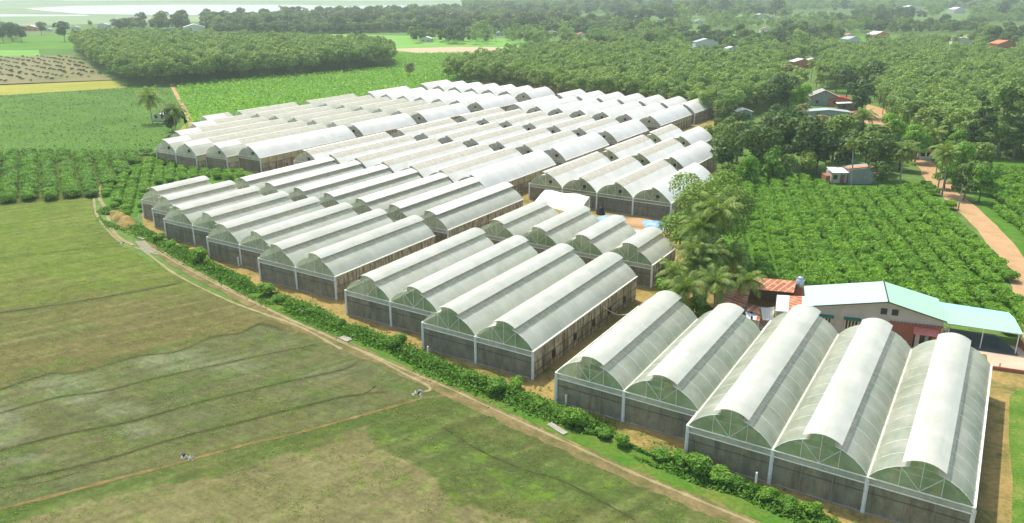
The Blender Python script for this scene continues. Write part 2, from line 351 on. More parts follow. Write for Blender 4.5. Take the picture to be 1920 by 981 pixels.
for q in ([(1330,66),(1420,62),(1440,66),(1350,71)],[(1180,52),(1260,50),(1262,54),(1190,57)],[(1700,48),(1800,45),(1815,50),(1710,53)],[(1080,40),(1180,37),(1190,41),(1090,45)],[(1480,36),(1600,33),(1610,37),(1490,41)],[(1850,58),(1930,56),(1940,62),(1860,64)],[(1280,30),(1400,28),(1400,31),(1290,33)],[(1600,20),(1900,18),(1900,21),(1610,23)]): sheet('distant_field',q,.012,'crop_lime')
sheet('marsh_land',[(-500,0),(860,-8),(880,20),(560,40),(300,42),(-500,62)],.004,'marsh')
sheet('lake',[(45,16),(140,11),(330,9),(560,9),(640,12),(720,10),(850,11),(770,17),(690,22),(560,25),(500,28),(300,28),(150,26),(80,20)],.02,'water')
sheet('lake_arm',[(120,1),(400,0),(700,1),(870,0),(880,-6),(500,-7),(100,-6)],.02,'water')
sheet('lake_shallows',[(0,27),(160,28),(170,30),(0,31)],.02,'water')
# orchards
sheet('orchard_ground',[(1345,305),(1545,330),(1735,345),(1790,400),(1960,640),(1760,600),(1500,545),(1370,540),(1330,420)],.008,'orchard_floor')
sheet('roadside_orchard_ground',[(1800,300),(2100,310),(2200,560),(1920,500),(1840,400)],.008,'orchard_floor')
sheet('row_orchard_ground',[(-250,300),(0,288),(285,288),(255,320),(195,362),(175,374),(0,386),(-300,405)],.012,'orchard_soil')
sheet('garden_ground',[(288,296),(350,315),(500,325),(470,345),(275,350),(265,400),(235,420),(195,385),(190,360),(250,315)],.012,'orchard_floor')
# roads
ribbon('dirt_road',[(1640,205),(1655,222),(1700,270),(1738,312),(1752,335),(1785,368),(1835,412),(1870,450),(1905,500),(1935,560),(1960,640)],4.6,.02,'orange_dirt',wn=.12)
sheet('concrete_yard',[(1370,600),(1500,640),(1850,665),(1853,690),(2100,730),(2100,690),(1900,650),(1760,640),(1560,600)],.02,'concrete_yard')
sheet('village_yard',[(1625,195),(1660,205),(1665,235),(1620,232)],.03,'orange_dirt')
sheet('sand_patch',[(1150,412),(1215,408),(1240,425),(1245,440),(1190,440),(1160,430)],.012,'orange_dirt')
sheet('grass_by_the_greenhouse',[(1893,742),(1910,730),(2050,735),(2200,1100),(1902,1100),(1897,980),(1899,900),(1891,820)],.008,'lawn')
ribbon('field_track',[(268,452),(340,500),(440,553),(540,604),(640,645),(740,690),(850,738),(950,785),(1060,835),(1180,890),(1300,940),(1420,990),(1560,1050)],1.9,.024,'path_dirt',wn=.25,seed=3,sub=8)
ribbon('track_rut',[(300,468),(340,494),(440,547),(540,598),(640,640),(740,685),(850,732),(950,779),(1060,829),(1180,884),(1300,934),(1420,984),(1560,1044)],.3,.03,'path_pale',wn=.6,seed=13,sub=8)
sheet('gravel_patch',[(252,452),(272,452),(300,478),(270,474)],.03,'gravel')
ribbon('concrete_channel',[(205,330),(188,352),(186,370),(200,395),(207,425),(225,447),(250,460)],.7,.034,'path_pale',seed=4,wn=.1)
ribbon('field_edge_bank',[(176,372),(180,400),(200,430),(232,458),(268,470),(330,515),(420,560),(478,583),(560,612),(640,655)],.4,.028,'path_pale',seed=5,wn=.35,sub=8)
ribbon('water_pipe_bank',[(280,462),(330,492),(400,530),(480,570),(560,606),(640,642),(700,670),(760,702),(800,722),(806,732),(795,734)],.32,.032,'path_pale',seed=6,wn=.1,sub=8)
ground_mat('dike_soil',[(.35,G3(115,108,62)),(.5,G3(140,120,76)),(.7,G3(160,134,90))],scale=.5,scale2=3,amt2=.25)
ribbon('field_dike',[(850,741),(800,746),(740,762),(640,790),(560,812),(470,832),(380,856),(300,878),(220,898),(100,930),(0,956),(-80,985)],.42,.03,'dike_soil',seed=7,wn=.6,sub=8)
ribbon('track_in_cassava',[(322,160),(335,185),(350,212),(358,235),(350,262)],1.6,.016,'orange_dirt',seed=8)
ribbon('grass_lane',[(288,293),(240,318),(200,345)],2.2,.02,'yard_green',seed=9)
# the big fallow paddy in front: its true patches of weed, mud and dry stubble
def paddy():
    xs=np.arange(-215,20,.45); ys=np.arange(18,112,.45); X,Y=np.meshgrid(xs,ys); U,V=PJ(X,Y)
    edge=[(172,368),(186,420),(232,462),(330,513),(480,585),(640,650),(760,705),(850,745),(1000,815),(1150,882),(1300,946),(1400,992),(1700,1130),(1700,3000),(-3000,3000),(-3000,560),(-600,450),(-300,412),(0,386)]
    ins=inpoly(U,V,edge)
    n1=fbm(X*.12,Y*.12,1); n2=fbm(X*.5,Y*.5,7); n3=fbm(X*.05+3,Y*.2,11,3); nf=fbm(X*1.3,Y*1.3,21,3)
    # stripes run along the plough lines (direction of the dike)
    a=P(0,700);b_=P(600,560); ang=math.atan2(b_[1]-a[1],b_[0]-a[0]); Xr=X*math.cos(ang)+Y*math.sin(ang); Yr=-X*math.sin(ang)+Y*math.cos(ang)
    st=fbm(Xr*.05,Yr*.55,31,4); st2=fbm(Xr*.12,Yr*1.5,37,3)
    def sm(v,a_,b2): t=np.clip((v-a_)/(b2-a_),0,1); return t*t*(3-2*t)
    C=lambda r,g,b2:np.array(lin(r,g,b2)[:3])/1.33
    Vw=V+(n1-.5)*60
    green=C(112,130,50); olive=C(118,114,68); brown=C(118,113,66); grey=C(106,114,74); gg=C(96,116,55); tan=C(142,134,92); lime=C(112,146,44); pale=C(152,158,126); mud=C(88,84,58)
    col=np.zeros(X.shape+(3,))
    def mixin(base_,c_,w): return base_*(1-w[...,None])+c_*w[...,None]
    yl=V+0.16*U   # lines of equal plough strip fall away to the left
    k=sm(yl+(n1-.5)*70+(st-.5)*60,520,640)
    col=mixin(green[None,None,:]*np.ones_like(col),olive,k)
    col=mixin(col,brown,sm(yl+(st-.5)*120,600,700)*.8*(1-sm(yl+(n1-.5)*60,760,800)))
    lower=inpoly(U+(n2-.5)*14,V+(n2-.5)*14,[(0,731),(90,700),(150,700),(260,668),(330,660),(400,632),(450,625),(490,607),(529,619),(640,655),(860,745),(640,790),(380,856),(0,956),(-900,1200),(-900,900)])
    col=mixin(col,grey,lower*(.55+.45*n1)); 
    for (cu,cv,ru,rv,w) in [(330,675,75,28,.8),(440,690,60,22,.6),(120,725,80,30,.7),(10,790,60,50,.8),(230,770,60,18,.9),(260,805,45,16,.9),(60,860,70,12,.9),(600,700,60,22,.4),(150,745,60,26,.5)]:
        d=((U-cu)/ru)**2+((V-cv)/rv)**2; col=mixin(col,pale,np.clip(1.25-d+(n2-.5)*1.1+(st2-.5),0,1)*w*.5*lower)
    below=inpoly(U+(n2-.5)*10,V+(n2-.5)*8,[(0,958),(220,898),(380,858),(560,812),(740,764),(850,745),(1000,815),(1420,1000),(1700,3000),(-3000,3000)])
    col=mixin(col,gg,below*1.0)
    tanz=inpoly(U+(n2-.5)*30,V+(n2-.5)*20,[(685,800),(704,842),(760,862),(815,895),(842,940),(1020,985),(1100,1100),(-200,1400),(-300,1010),(0,1000),(200,930),(420,895),(560,850),(640,818)])
    col=mixin(col,tan,below*tanz*(.65+.35*n1)); col=mixin(col,mud,below*(~tanz)*sm(st,.5,.75)*.35)
    # greener rims and weeds
    nq=fbm(X*.9,Y*.9,91,4); col=mixin(col,lime,sm(nq,.60,.72)*sm(n1,.35,.6)*.45*below*(1-.45*tanz)); col=mixin(col,lime,sm(nq,.56,.72)*.5*(1-k)); col=mixin(col,lime,sm(nq,.62,.74)*.3*k)
    col=mixin(col,gg,sm(st*.6+n2*.4,.48,.66)*.7*(1-below)*k)
    col=mixin(col,brown,sm(n3,.5,.8)*.35)
    col=mixin(col,tan,sm(st2,.55,.8)*.35*(1-lower))
    col*= (.70+.6*nf)[...,None]*(.82+.36*st2)[...,None]
    # furrows and ditches
    for w,dk,ln in [(.32,.38,[(-100,603),(0,587),(120,570),(250,548),(335,532)]),(.38,.30,[(-80,755),(0,731),(90,702),(150,700),(260,668),(330,660),(400,632),(450,625),(490,607),(529,619)]),
                 (.22,.35,[(0,775),(110,745),(200,733),(300,708),(450,675),(590,647)]),(.25,.42,[(0,846),(120,815),(250,790),(360,758),(500,725),(640,694)]),(.25,.42,[(37,899),(200,862),(330,822),(500,780),(640,745),(720,735)]),
                 (.2,.25,[(0,905),(150,880)]),(.22,.30,[(835,805),(900,845),(980,880),(1060,905),(1190,975)]),(.2,.25,[(640,690),(700,668),(720,650)]),(.3,.3,[(0,486),(120,470),(220,462)])]:
        pw=[P(*q)[:2] for q in ln]; d=distline(X+(n2-.5)*1.0,Y+(n2-.5)*1.0,pw); t=np.clip(1.3-d/(w*1.3),0,1)
        col=mixin(col,C(62,66,34),t*dk*1.5)
    dk=[P(*q)[:2] for q in [(850,741),(740,762),(640,790),(560,812),(470,832),(380,856),(300,878),(220,898),(100,930),(0,956)]]; d=distline(X,Y+1.2,dk)
    col=mixin(col,C(84,106,42),np.clip(1.5-d/1.1,0,1)*.5)
    H=.02+ .05*(nf-.5)*0
    idx=-np.ones(X.shape,int); 
    fq=ins[:-1,:-1]&ins[1:,:-1]&ins[:-1,1:]&ins[1:,1:]
    use=np.zeros(X.shape,bool); use[:-1,:-1]|=fq;use[1:,:-1]|=fq;use[:-1,1:]|=fq;use[1:,1:]|=fq
    idx[use]=np.arange(use.sum()); jj,ii=np.nonzero(fq)
    F=np.stack([idx[jj,ii],idx[jj,ii+1],idx[jj+1,ii+1],idx[jj+1,ii]],1)
    Vv=np.stack([X[use],Y[use],np.full(use.sum(),.014)],1)
    ROW=ang; m,n,l,b=newmat('paddy_soil'); at=n.new('ShaderNodeVertexColor'); at.layer_name='patches'
    v2=coords(n,l); f2=noise(n,l,v2,2.2,8,.78)
    cc=mixc(n,l,1.0,at.outputs[0],ramp(n,l,f2,[(.25,(.50,.52,.46,1)),(.5,(1,1,1,1)),(.75,(1.45,1.42,1.35,1))]),'MULTIPLY')
    vr=coords(n,l,(.10,1.1,1),rot=-ROW); f4=noise(n,l,vr,1.5,5,.7); cc=mixc(n,l,1.0,cc,ramp(n,l,f4,[(.3,(.84,.86,.82,1)),(.7,(1.15,1.13,1.15,1))]),'MULTIPLY')
    f3=noise(n,l,v2,.9,8,.85); cc=mixc(n,l,ramp(n,l,f3,[(.58,(0,0,0,1)),(.70,(.4,.4,.4,1))]),cc,lin(98,130,44))
    f5=noise(n,l,v2,.7,8,.9); cc=mixc(n,l,ramp(n,l,f5,[(.30,(.45,.45,.45,1)),(.42,(0,0,0,1))]),cc,lin(96,92,60))
    l.new(cc,b.inputs['Base Color']); b.inputs['Roughness'].default_value=.95; b.inputs['Specular IOR Level'].default_value=.12
    bp=n.new('ShaderNodeBump'); bp.inputs['Strength'].default_value=.6; bp.inputs['Distance'].default_value=.25; l.new(f2,bp.inputs['Height']); l.new(bp.outputs[0],b.inputs['Normal'])
    me=npmesh('fallow_paddy',Vv,F,['paddy_soil']); ca=me.color_attributes.new('patches','FLOAT_COLOR','POINT')
    cf=np.ones((use.sum(),4),np.float32); cf[:,:3]=np.clip(col[use],0,1); ca.data.foreach_set('color',cf.ravel())
    o=obj('fallow_paddy',me); o['kind']='structure'
paddy()
ground_mat('ditch_mud',[(.35,G3(58,66,32)),(.6,G3(84,90,46)),(.8,G3(112,114,64))],scale=.6,scale2=3,amt2=.3)
for i,(w,ln) in enumerate([(.30,[(-100,603),(0,587),(120,570),(250,548),(335,532)]),(.16,[(0,775),(110,745),(200,733),(300,708),(450,675),(590,647)]),(.18,[(-60,870),(0,846),(120,815),(250,790),(360,758),(500,725),(640,694),(670,680)]),(.18,[(37,899),(200,862),(330,822),(500,780),(640,745),(680,740),(705,724)]),
    (.18,[(835,805),(900,845),(980,880),(1060,905),(1190,975)]),(.12,[(0,915),(80,905),(150,885)]),(.2,[(-60,750),(0,731),(90,702),(150,697),(260,668),(330,660),(400,632),(450,625),(490,607),(529,619)]),]):
    ribbon('field_ditch',ln,w,.022,'ditch_mud',seed=40+i,wn=.6,sub=10)
# weedy verge between track and greenhouses
sheet('verge',[(195,385),(262,415),(300,455),(400,500),(500,548),(620,600),(740,648),(860,700),(960,735),(1080,785),(1220,848),(1330,895),(1500,960),(1620,1010),(1700,1130),(1560,1130),(1480,1000),(1300,930),(1180,878),(1060,822),(950,772),(850,725),(740,676),(640,632),(540,592),(440,542),(350,495),(290,462),(240,440)],.01,'yard_green')

# ------------------------------------------------------------------ greenhouses
GZ=3.58; BW=8.0
def arch(x,s=2.1): Rr=(16+s*s)/(2*s); return math.sqrt(max(Rr*Rr-(x-4)**2,0))-(Rr-s)
def capz(x): u=(x-4.03)/1.65; return 2.40+.55*(1-u*u)
def flap(x): d=x-3.3; return 2.95-.15*d-.1016*d*d
def roofmesh(b,x0,fn,xa,xb,ya,yb,nx,hoop,sag=.05,z=GZ):
    L=yb-ya; nh=max(1,round(L/hoop)); ny=nh*4
    def f(i,j):
        x=xa+(xb-xa)*i; ph=(j*nh)%1.0 if j<1 else 0; s=sag*math.sin(math.pi*ph)**.7 if 0<ph<1 else 0
        return (x0+x,ya+L*j,z+fn(x)-s*(1 if 0<i<1 else .3))
    b.grid(f,nx,ny); return nh
def greenhouse(bays,style,label,film='film_near',cap='film_cap',hoop=2.5,gable='film_gable',fan=None,xoff=0,side_upper=None,near=True,netbands=True,whitefront=0,openings=(),strut=.03):
    """bays: (x0,y0,y1) from one side to the other; neighbours share a gutter"""
    xa=bays[0][0]; org=(xa+ (bays[-1][0]+BW-xa)/2,min(b_[1] for b_ in bays),0)
    g=empty('greenhouse',org,label=label,cat='greenhouse',group='plastic roofed greenhouses of the farm')
    B=lambda b,name,mat,par=g,sm=False: b.build(name,mat,None,org,sm) if False else _b(b,name,mat,par,sm)
    def _b(b,name,mat,par,sm):
        o=b.build(name,mat,par,org,sm)
        if par is not g: pass
        return o
    nb=len(bays)
    for k,(x0,y0,y1) in enumerate(bays):
        last=k==nb-1; gm=film
        if style=='cap':
            r=MB(); roofmesh(r,x0,arch,0,3.0,y0,y1,10,hoop); nh=roofmesh(r,x0,arch,5.9,8,y0,y1,7,hoop); ro=_b(r,'roof',film,g,True)
            c_=MB(); roofmesh(c_,x0,capz,2.38,5.68,y0-.25,y1+.2,10,hoop,.03); _b(c_,'ridge_vent',cap,ro,True)
            v=MB()
            for xx in (3.0,4.95): v.quad((x0+xx,y0,GZ+arch(xx)),(x0+xx,y1,GZ+arch(xx)),(x0+xx,y1,GZ+capz(xx)-.03),(x0+xx,y0,GZ+capz(xx)-.03))
            _b(v,'vent_net','net_vent',ro,False)
            v=MB(); v.grid(lambda i,j:(x0+4.97+.95*i,y0+.02+(y1-y0-.04)*j,GZ+arch(4.97+.95*i)+.0),4,4); _b(v,'shade_net','net_strip',ro,True)
            top=lambda x:(capz(x)-.02 if 3.0<=x<=4.95 else arch(x)-.02)
        else:
            ns=.0 if (last or not netbands) else 1
            r=MB(); roofmesh(r,x0,lambda x:arch(x,2.2),0,3.95,y0,y1,9,hoop); 
            if ns: roofmesh(r,x0,flap,5.75,8,y0,y1,6,hoop); roofmesh(r,x0,flap,3.3,4.0,y0-.25,y1+.1,3,hoop)
            else: roofmesh(r,x0,flap,3.3,8,y0-.25,y1+.1,12,hoop)
            nh=max(1,round((y1-y0)/hoop)); ro=_b(r,'roof',film if (netbands!='all' or last) else 'film_mid',g,True)
            v=MB(); v.quad((x0+3.9,y0,GZ+arch(3.9,2.2)),(x0+3.9,y1,GZ+arch(3.9,2.2)),(x0+3.9,y1,GZ+flap(3.9)-.03),(x0+3.9,y0,GZ+flap(3.9)-.03)); _b(v,'vent_net','net_vent',ro,False)
            if ns:
                v=MB(); v.grid(lambda i,j:(x0+4.0+1.75*i,y0+.02+(y1-y0-.04)*j,GZ+flap(4.0+1.75*i)-.06),5,4); _b(v,'shade_net','net_roof',ro,True)
                if whitefront:
                    v=MB(); v.grid(lambda i,j:(x0+4.0+1.75*i,y0-.1+whitefront*j,GZ+flap(4.0+1.75*i)+.01),5,3); _b(v,'film_panel','film_white',ro,True)
            top=lambda x:(arch(x,2.2)-.02 if x<3.9 else flap(x)-.03)
        # frame: hoops, ties and struts
        f=MB(); nh_=nh
        hs=range(nh_+1) if near else (0,nh_)
        for q in hs:
            y=y0+(y1-y0)*q/nh_; y=min(max(y,y0+.03),y1-.03)
            pts=[(x0+8*i/12,y,GZ+(arch(8*i/12) if style=='cap' else top(8*i/12))+(.012 if near else .0)) for i in range(13)]
            if style=='cap': pts=[p for p in pts]
            f.path(pts,.032 if near else .03,4)
            if q in (0,nh_) or near:
                f.tube((x0+.1,y,GZ-.05),(x0+7.9,y,GZ-.05),.03,4)
            if q in (0,nh_):
                for (xx0,xx1,zt) in ((4,2.4,1.0),(4,5.6,1.0),(4,4,1.0),(2.4,2.4,1.0),(5.6,5.6,1.0)): f.tube((x0+xx0,y-.06 if q==0 else y+.06,GZ),(x0+xx1,y-.06 if q==0 else y+.06,GZ+top(xx1)-.05),strut,4)
        _b(f,'roof_frame','steel_white',g,False)
        # gable ends
        for yy,fr in ((y0,1),(y1,0)):
            v=MB(); N=20
            for i in range(N):
                a,b2=8*i/N,8*(i+1)/N; v.quad((x0+a,yy,GZ),(x0+b2,yy,GZ),(x0+b2,yy,GZ+top(b2)),(x0+a,yy,GZ+top(a)))
            go=_b(v,'gable',gable,g,False)
            if fr:
                v=MB(); v.quad((x0+.1,yy,2.95),(x0+7.9,yy,2.95),(x0+7.9,yy,GZ),(x0+.1,yy,GZ)); _b(v,'film_band','film_gable_pale' if not fan else gable,go,False)
                v=MB(); v.tube((x0,yy-.08,GZ-.03),(x0+8,yy-.08,GZ-.03),.065,5); _b(v,'rail','gutter_pale',go,False)
                v=MB(); v.tube((x0,yy-.10,2.95),(x0+8,yy-.10,2.95),.065,5); _b(v,'rail','gutter_pale',go,False)
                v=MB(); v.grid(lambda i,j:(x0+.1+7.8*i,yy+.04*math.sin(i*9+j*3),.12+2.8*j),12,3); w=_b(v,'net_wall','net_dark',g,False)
                v=MB(); v.tube((x0,yy-.05,2.1),(x0+8,yy-.05,2.1),.035,4); _b(v,'dark_rail','steel_dark',w,False)
                for t in (1/3,2/3):
                    v=MB(); v.tube((x0+8*t,yy-.06,0),(x0+8*t,yy-.06,2.95),.030,4); _b(v,'mullion','mullion_grey',w,False)
                v=MB(); v.box(x0+.1,yy-.12,-.05,x0+7.9,yy+.05,.13); _b(v,'kerb','concrete',w,False)
                if fan is not None:
                    v=MB(); v.tube((x0+fan,yy-.22,GZ+.95),(x0+fan,yy-.02,GZ+.95),.36,12); _b(v,'exhaust_fan','fan_dark',go,False)
            else:
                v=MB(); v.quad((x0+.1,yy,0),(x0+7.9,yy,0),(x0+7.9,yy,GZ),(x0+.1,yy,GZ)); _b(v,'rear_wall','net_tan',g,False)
    # gutters, posts and side walls
    for k in range(nb+1):
        x=xa+8*k
        L=bays[k-1] if k>0 else None; Rb=bays[k] if k<nb else None
        ya=min(b_[1] for b_ in (L,Rb) if b_); yb=max(b_[2] for b_ in (L,Rb) if b_)
        v=MB(); v.box(x-.13,ya-.1,GZ-.10,x+.13,yb+.1,GZ+.05); _b(v,'gutter','gutter_pale',g,False)
        for yp in sorted({b_[1] for b_ in (L,Rb) if b_}):
            v=MB(); v.box(x-.12,yp-.16,-.05,x+.12,yp+.06,GZ+.02); v.tube((x+.17,yp-.1,0),(x+.17,yp-.1,GZ-.2),.05,5); _b(v,'post','steel_white',g,False)
        segs=[]
        if L is None: segs.append((Rb[1],Rb[2],'l'))
        elif Rb is None: segs.append((L[1],L[2],'r'))
        else:
            if abs(L[1]-Rb[1])>.5: segs.append((min(L[1],Rb[1]),max(L[1],Rb[1]),'s'))
            if abs(L[2]-Rb[2])>.5: segs.append((min(L[2],Rb[2]),max(L[2],Rb[2]),'s'))
        for (y0,y1,kd) in segs:
            up_=side_upper if (side_upper and kd!='l') else None
            zt=2.0 if up_ else GZ-.1
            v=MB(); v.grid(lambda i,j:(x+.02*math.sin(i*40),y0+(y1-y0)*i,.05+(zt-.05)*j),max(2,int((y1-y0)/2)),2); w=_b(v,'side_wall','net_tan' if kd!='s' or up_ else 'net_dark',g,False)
            if up_:
                v=MB(); v.quad((x,y0,zt+.02),(x,y1,zt+.02),(x,y1,GZ-.1),(x,y0,GZ-.1)); _b(v,'side_film',up_,w,False)
            if kd=='r' or (kd=='s' and y1-y0>1):
                v=MB()
                for zz in (.75,1.95): v.tube((x+.05,y0,zz),(x+.05,y1,zz),.04,4)
                q=y0+2.5
                while q<y1-1: v.tube((x+.06,q,0),(x+.06,q,GZ-.1),.035,4); q+=2.5
                _b(v,'wall_frame','steel_dark',w,False)
            if kd=='r':
                for q in openings:
                    v=MB(); v.box(x+.01,y0+q,.95,x+.09,y0+q+.8,1.85); _b(v,'vent_opening','fan_dark',w,False)
    return g
def row(x0,n,y0,y1): return [(x0+8*i,y0,y1) for i in range(n)]
XA,XB,XC=-37.04,-73.86,-142.88
greenhouse([(XA,68.7,91.0),(XA+8,68.7,91.0),(XA+16,65.6,95.4),(XA+24,65.6,95.4),(XA+32,65.6,95.4)],'cap','nearest five-bay greenhouse with see-through milky film, beside the house with mint green roofs',film='film_near')
greenhouse([(XB,75.2,101.5),(XB+8,75.2,101.5),(XB+16,71.9,101.5),(XB+24,71.9,101.5)],'cap','four-bay greenhouse behind the nearest one, its stained brown side wall with small dark openings',film='film_mid',openings=(4.5,10,15.3,20.2,25))
greenhouse([(XB,107.3,123.),(XB+8,107.3,123.),(XB+16,107.3,120.5),(XB+24,107.3,117.)],'cap','short four-bay greenhouse with yellowish film beside the coconut palms and blue tarpaulins',film='film_mid')
C1=[]; ycs=[91.2,88.0,84.75,84.75,81.5,81.5,78.4,78.4]
for k in range(8): C1.append((XC+8*k,ycs[k],103.0 if k<2 else 102.2))
greenhouse(C1,'cap','long stepped eight-bay greenhouse along the green hedge, two short bays at its far corner',film='film_mid',hoop=3,gable='film_gable_mid',strut=.022)
greenhouse(row(XC+8,7,106.0,131.0),'cap','seven-bay greenhouse with green see-through gables, right behind the stepped one',film='film_mid',cap='film_white',hoop=3,gable='film_gable_mid',strut=.022)
XD=-145.5
greenhouse(row(XD,7,134.0,163.6),'flap','seven-bay white greenhouse with beige net strips and dark fans, third row back from the hedge',film='film_white',gable='film_gable_pale',fan=5.2,hoop=4,near=False,side_upper='film_yellow')
greenhouse(row(XD,7,168.8,193),'flap','seven-bay white greenhouse with beige net strips, fourth row back from the hedge',film='film_white',gable='film_gable_pale',fan=5.4,hoop=4,near=False,side_upper='film_yellow')
greenhouse(row(XD,7,198.4,220),'flap','seven-bay white greenhouse with beige net strips, in the row beside a brown side alley',film='film_white',gable='film_gable_pale',fan=3.9,hoop=4,near=False)
greenhouse(row(XD,7,229.7,256.5),'flap','all-white seven-bay greenhouse, last but one before the rubber wood, nearer the village trees',film='film_white',gable='film_gable_pale',fan=4.1,hoop=4,near=False,netbands=False,side_upper='film_yellow')
greenhouse(row(XD,7,259.6,277.6),'flap','all-white seven-bay greenhouse touching the rubber wood, nearer the village trees',film='film_white',gable='film_gable_pale',fan=4.1,hoop=4,near=False,netbands=False)
XQ=-84.9
greenhouse(row(XQ,4,143.6,169.2),'flap','four-bay greenhouse with a tall dark net front facing the blue tarpaulins',film='film_white',gable='film_gable',fan=5.2,hoop=4,near=False)
greenhouse(row(XQ,3,173.6,196.2),'flap','three-bay white greenhouse beside the dark trees, behind the one with the tall dark net front',film='film_white',gable='film_gable',fan=5.2,hoop=4,near=False)
greenhouse(row(XQ,2,201,217),'flap','small two-bay white greenhouse half hidden by trees at the alley end',film='film_white',gable='film_gable',fan=5.2,hoop=4,near=False)
XE=-210.6
greenhouse([(XE,156,165.5),(XE+8,146,165.5),(XE+16,134.7,165.5),(XE+24,125.2,165.5),(XE+32,125.2,165.5),(XE+40,128,165.5),(XE+48,131.5,165.8)],'flap','greenhouse with beige net roofs and stepped white gables next to the two lone palms',film='film_white',gable='film_gable_pale',fan=5.6,hoop=4,near=False,netbands='all',whitefront=7,side_upper='film_yellow')
greenhouse(row(XE,7,169.2,193),'flap','beige-striped greenhouse beside the cassava field, second from the two lone palms',film='film_white',gable='film_gable_pale',fan=4.2,hoop=4,near=False,netbands='all')
greenhouse(row(XE+1,7,197.6,221),'flap','greenhouse with dark shadowed roof slots beside the cassava field, third from the two lone palms',film='film_white',gable='film_gable_pale',fan=4.6,hoop=4,near=False,netbands='all')
greenhouse(row(XE+2,7,228,250),'flap','all-white seven-bay greenhouse by the cassava field, last but one before the rubber wood',film='film_white',gable='film_gable_pale',fan=4.,hoop=4,near=False,netbands=False)
greenhouse(row(XE+2,7,260,277.6),'flap','all-white seven-bay greenhouse between cassava field and rubber wood, farthest of its line',film='film_white',gable='film_gable_pale',fan=4.,hoop=4,near=False,netbands=False)
# crops inside the near houses
def crops():
    rng=np.random.default_rng(5); Cs=[]
    for (xs,n,y0,y1) in ((XA,2,69.3,90.4),(XA+16,3,66.2,94.8),(XB,2,75.8,100.9),(XB+16,2,72.5,100.9),(XB,4,108,116.5),(XC+16,6,86,101.5),(XC+8,7,106.6,112),(XQ,4,144.2,150)):
        for r in range(n*5):
            x=xs+.9+r*1.6
            if x>xs+n*8-.6: continue
            m_=int((y1-y0)*7); y=rng.uniform(y0,y1,m_); Cs.append(np.stack([x+rng.normal(0,.22,m_),y,rng.uniform(.3,2.3,m_)],1))
    C_=np.concatenate(Cs); N=rng.normal(size=C_.shape)+np.array([0,-.3,.6]); N/=np.linalg.norm(N,axis=1)[:,None]
    V,F=leafquads(C_,N,np.full(len(C_),.36),rng,.8); o=obj('melon_crop',npmesh('melon_crop',V,F,['leaf_crop']))
    tag(o,'rows of green crop plants growing inside the greenhouses','crop',kind='stuff')
crops()
#@@PART2
# ------------------------------------------------------------------ hedge, verge weeds, tree stock
def rings(mes): return mes
def weeds():
    rng=np.random.default_rng(8); line=[(198,395),(225,425),(262,430),(300,452),(400,505),(500,556),(620,605),(740,655),(860,707),(960,742),(1080,792),(1220,855),(1330,900),(1460,945),(1560,990),(1700,1060)]
    w=np.array([P(*q)[:2] for q in line]); seg=np.diff(w,axis=0); L=np.hypot(*seg.T); cum=np.concatenate([[0],np.cumsum(L)])
    n=52000; s=rng.uniform(0,cum[-1],n); k=np.searchsorted(cum,s)-1; k=np.clip(k,0,len(seg)-1); t=(s-cum[k])/L[k]
    pos=w[k]+seg[k]*t[:,None]; nn=np.stack([-seg[:,1],seg[:,0]],1)/L[:,None]; off=rng.normal(0,1.05,n); dens=fbm(s*.13,off*.4+5,3)
    keep=dens>.40+.10*(s<20); pos=(pos+nn[k]*off[:,None])[keep]; hgt=(np.clip(dens[keep]-.36,0,1)*2.9+.14)*np.exp(-off[keep]**2/2.2)
    C_=np.stack([pos[:,0],pos[:,1],hgt*rng.random(len(pos))**.5],1); N=rng.normal(size=C_.shape)*.7+np.array([-.2,0,.9]); N/=np.linalg.norm(N,axis=1)[:,None]
    V,F=leafquads(C_,N,rng.uniform(.10,.24,len(C_)),rng,.55); o=obj('verge_weeds',npmesh('verge_weeds',V,F,['leaf_hedge']))
    tag(o,'low green weeds and creepers along the field track','weeds',kind='stuff')
    # thin grass tufts on the yard strip and the paddy
    n=9000; u=rng.uniform(150,1700,n); v=rng.uniform(380,980,n); 
    pts=np.array([P(a,b_)[:2] for a,b_ in zip(u,v)]); lay=[(262,400),(300,440),(400,488),(500,535),(640,590),(800,650),(1000,720),(1060,740),(1280,850),(1500,930),(1600,980),(1640,1060),(1560,1060),(1460,960),(1330,905),(1080,800),(860,715),(620,612),(500,562),(300,460),(200,400)]
    k=inpoly(u,v,lay)&(fbm(pts[:,0]*.5,pts[:,1]*.5,9)>.5); pts=pts[k]; m_=len(pts)*6
    q=np.repeat(pts,6,0)+rng.normal(0,.25,(m_,2)); C_=np.stack([q[:,0],q[:,1],rng.uniform(.02,.22,m_)],1); N=rng.normal(size=C_.shape)+np.array([0,0,.6]); N/=np.linalg.norm(N,axis=1)[:,None]
    V,F=leafquads(C_,N,rng.uniform(.08,.18,m_),rng,.4); o=obj('yard_grass',npmesh('yard_grass',V,F,['leaf_rows'])); tag(o,'sparse grass tufts on the dry strip before the greenhouses','grass',kind='stuff')
weeds()
def bushmesh(name,seed,w,h,n,size,mat,k=6,z0=.1):
    rng=np.random.default_rng(seed); bl=[(0,0,h*.45,w*.36)]
    for i in range(k):
        a=2*math.pi*i/k+rng.random(); r=w*.24; bl.append((r*math.cos(a),r*math.sin(a),h*(.35+.35*rng.random()),w*(.20+.08*rng.random())))
    V,F=cloud(rng,bl,n,size,inner=.6,squash=min(1,h/w*1.15)); V[:,2]=np.maximum(V[:,2],.02); return npmesh(name,V,F,[mat])
HB=[bushmesh('hedge_bush',s,2.2,1.9,1900,.115,'leaf_hedge') for s in (1,2,3)]
r_=random.Random(4)
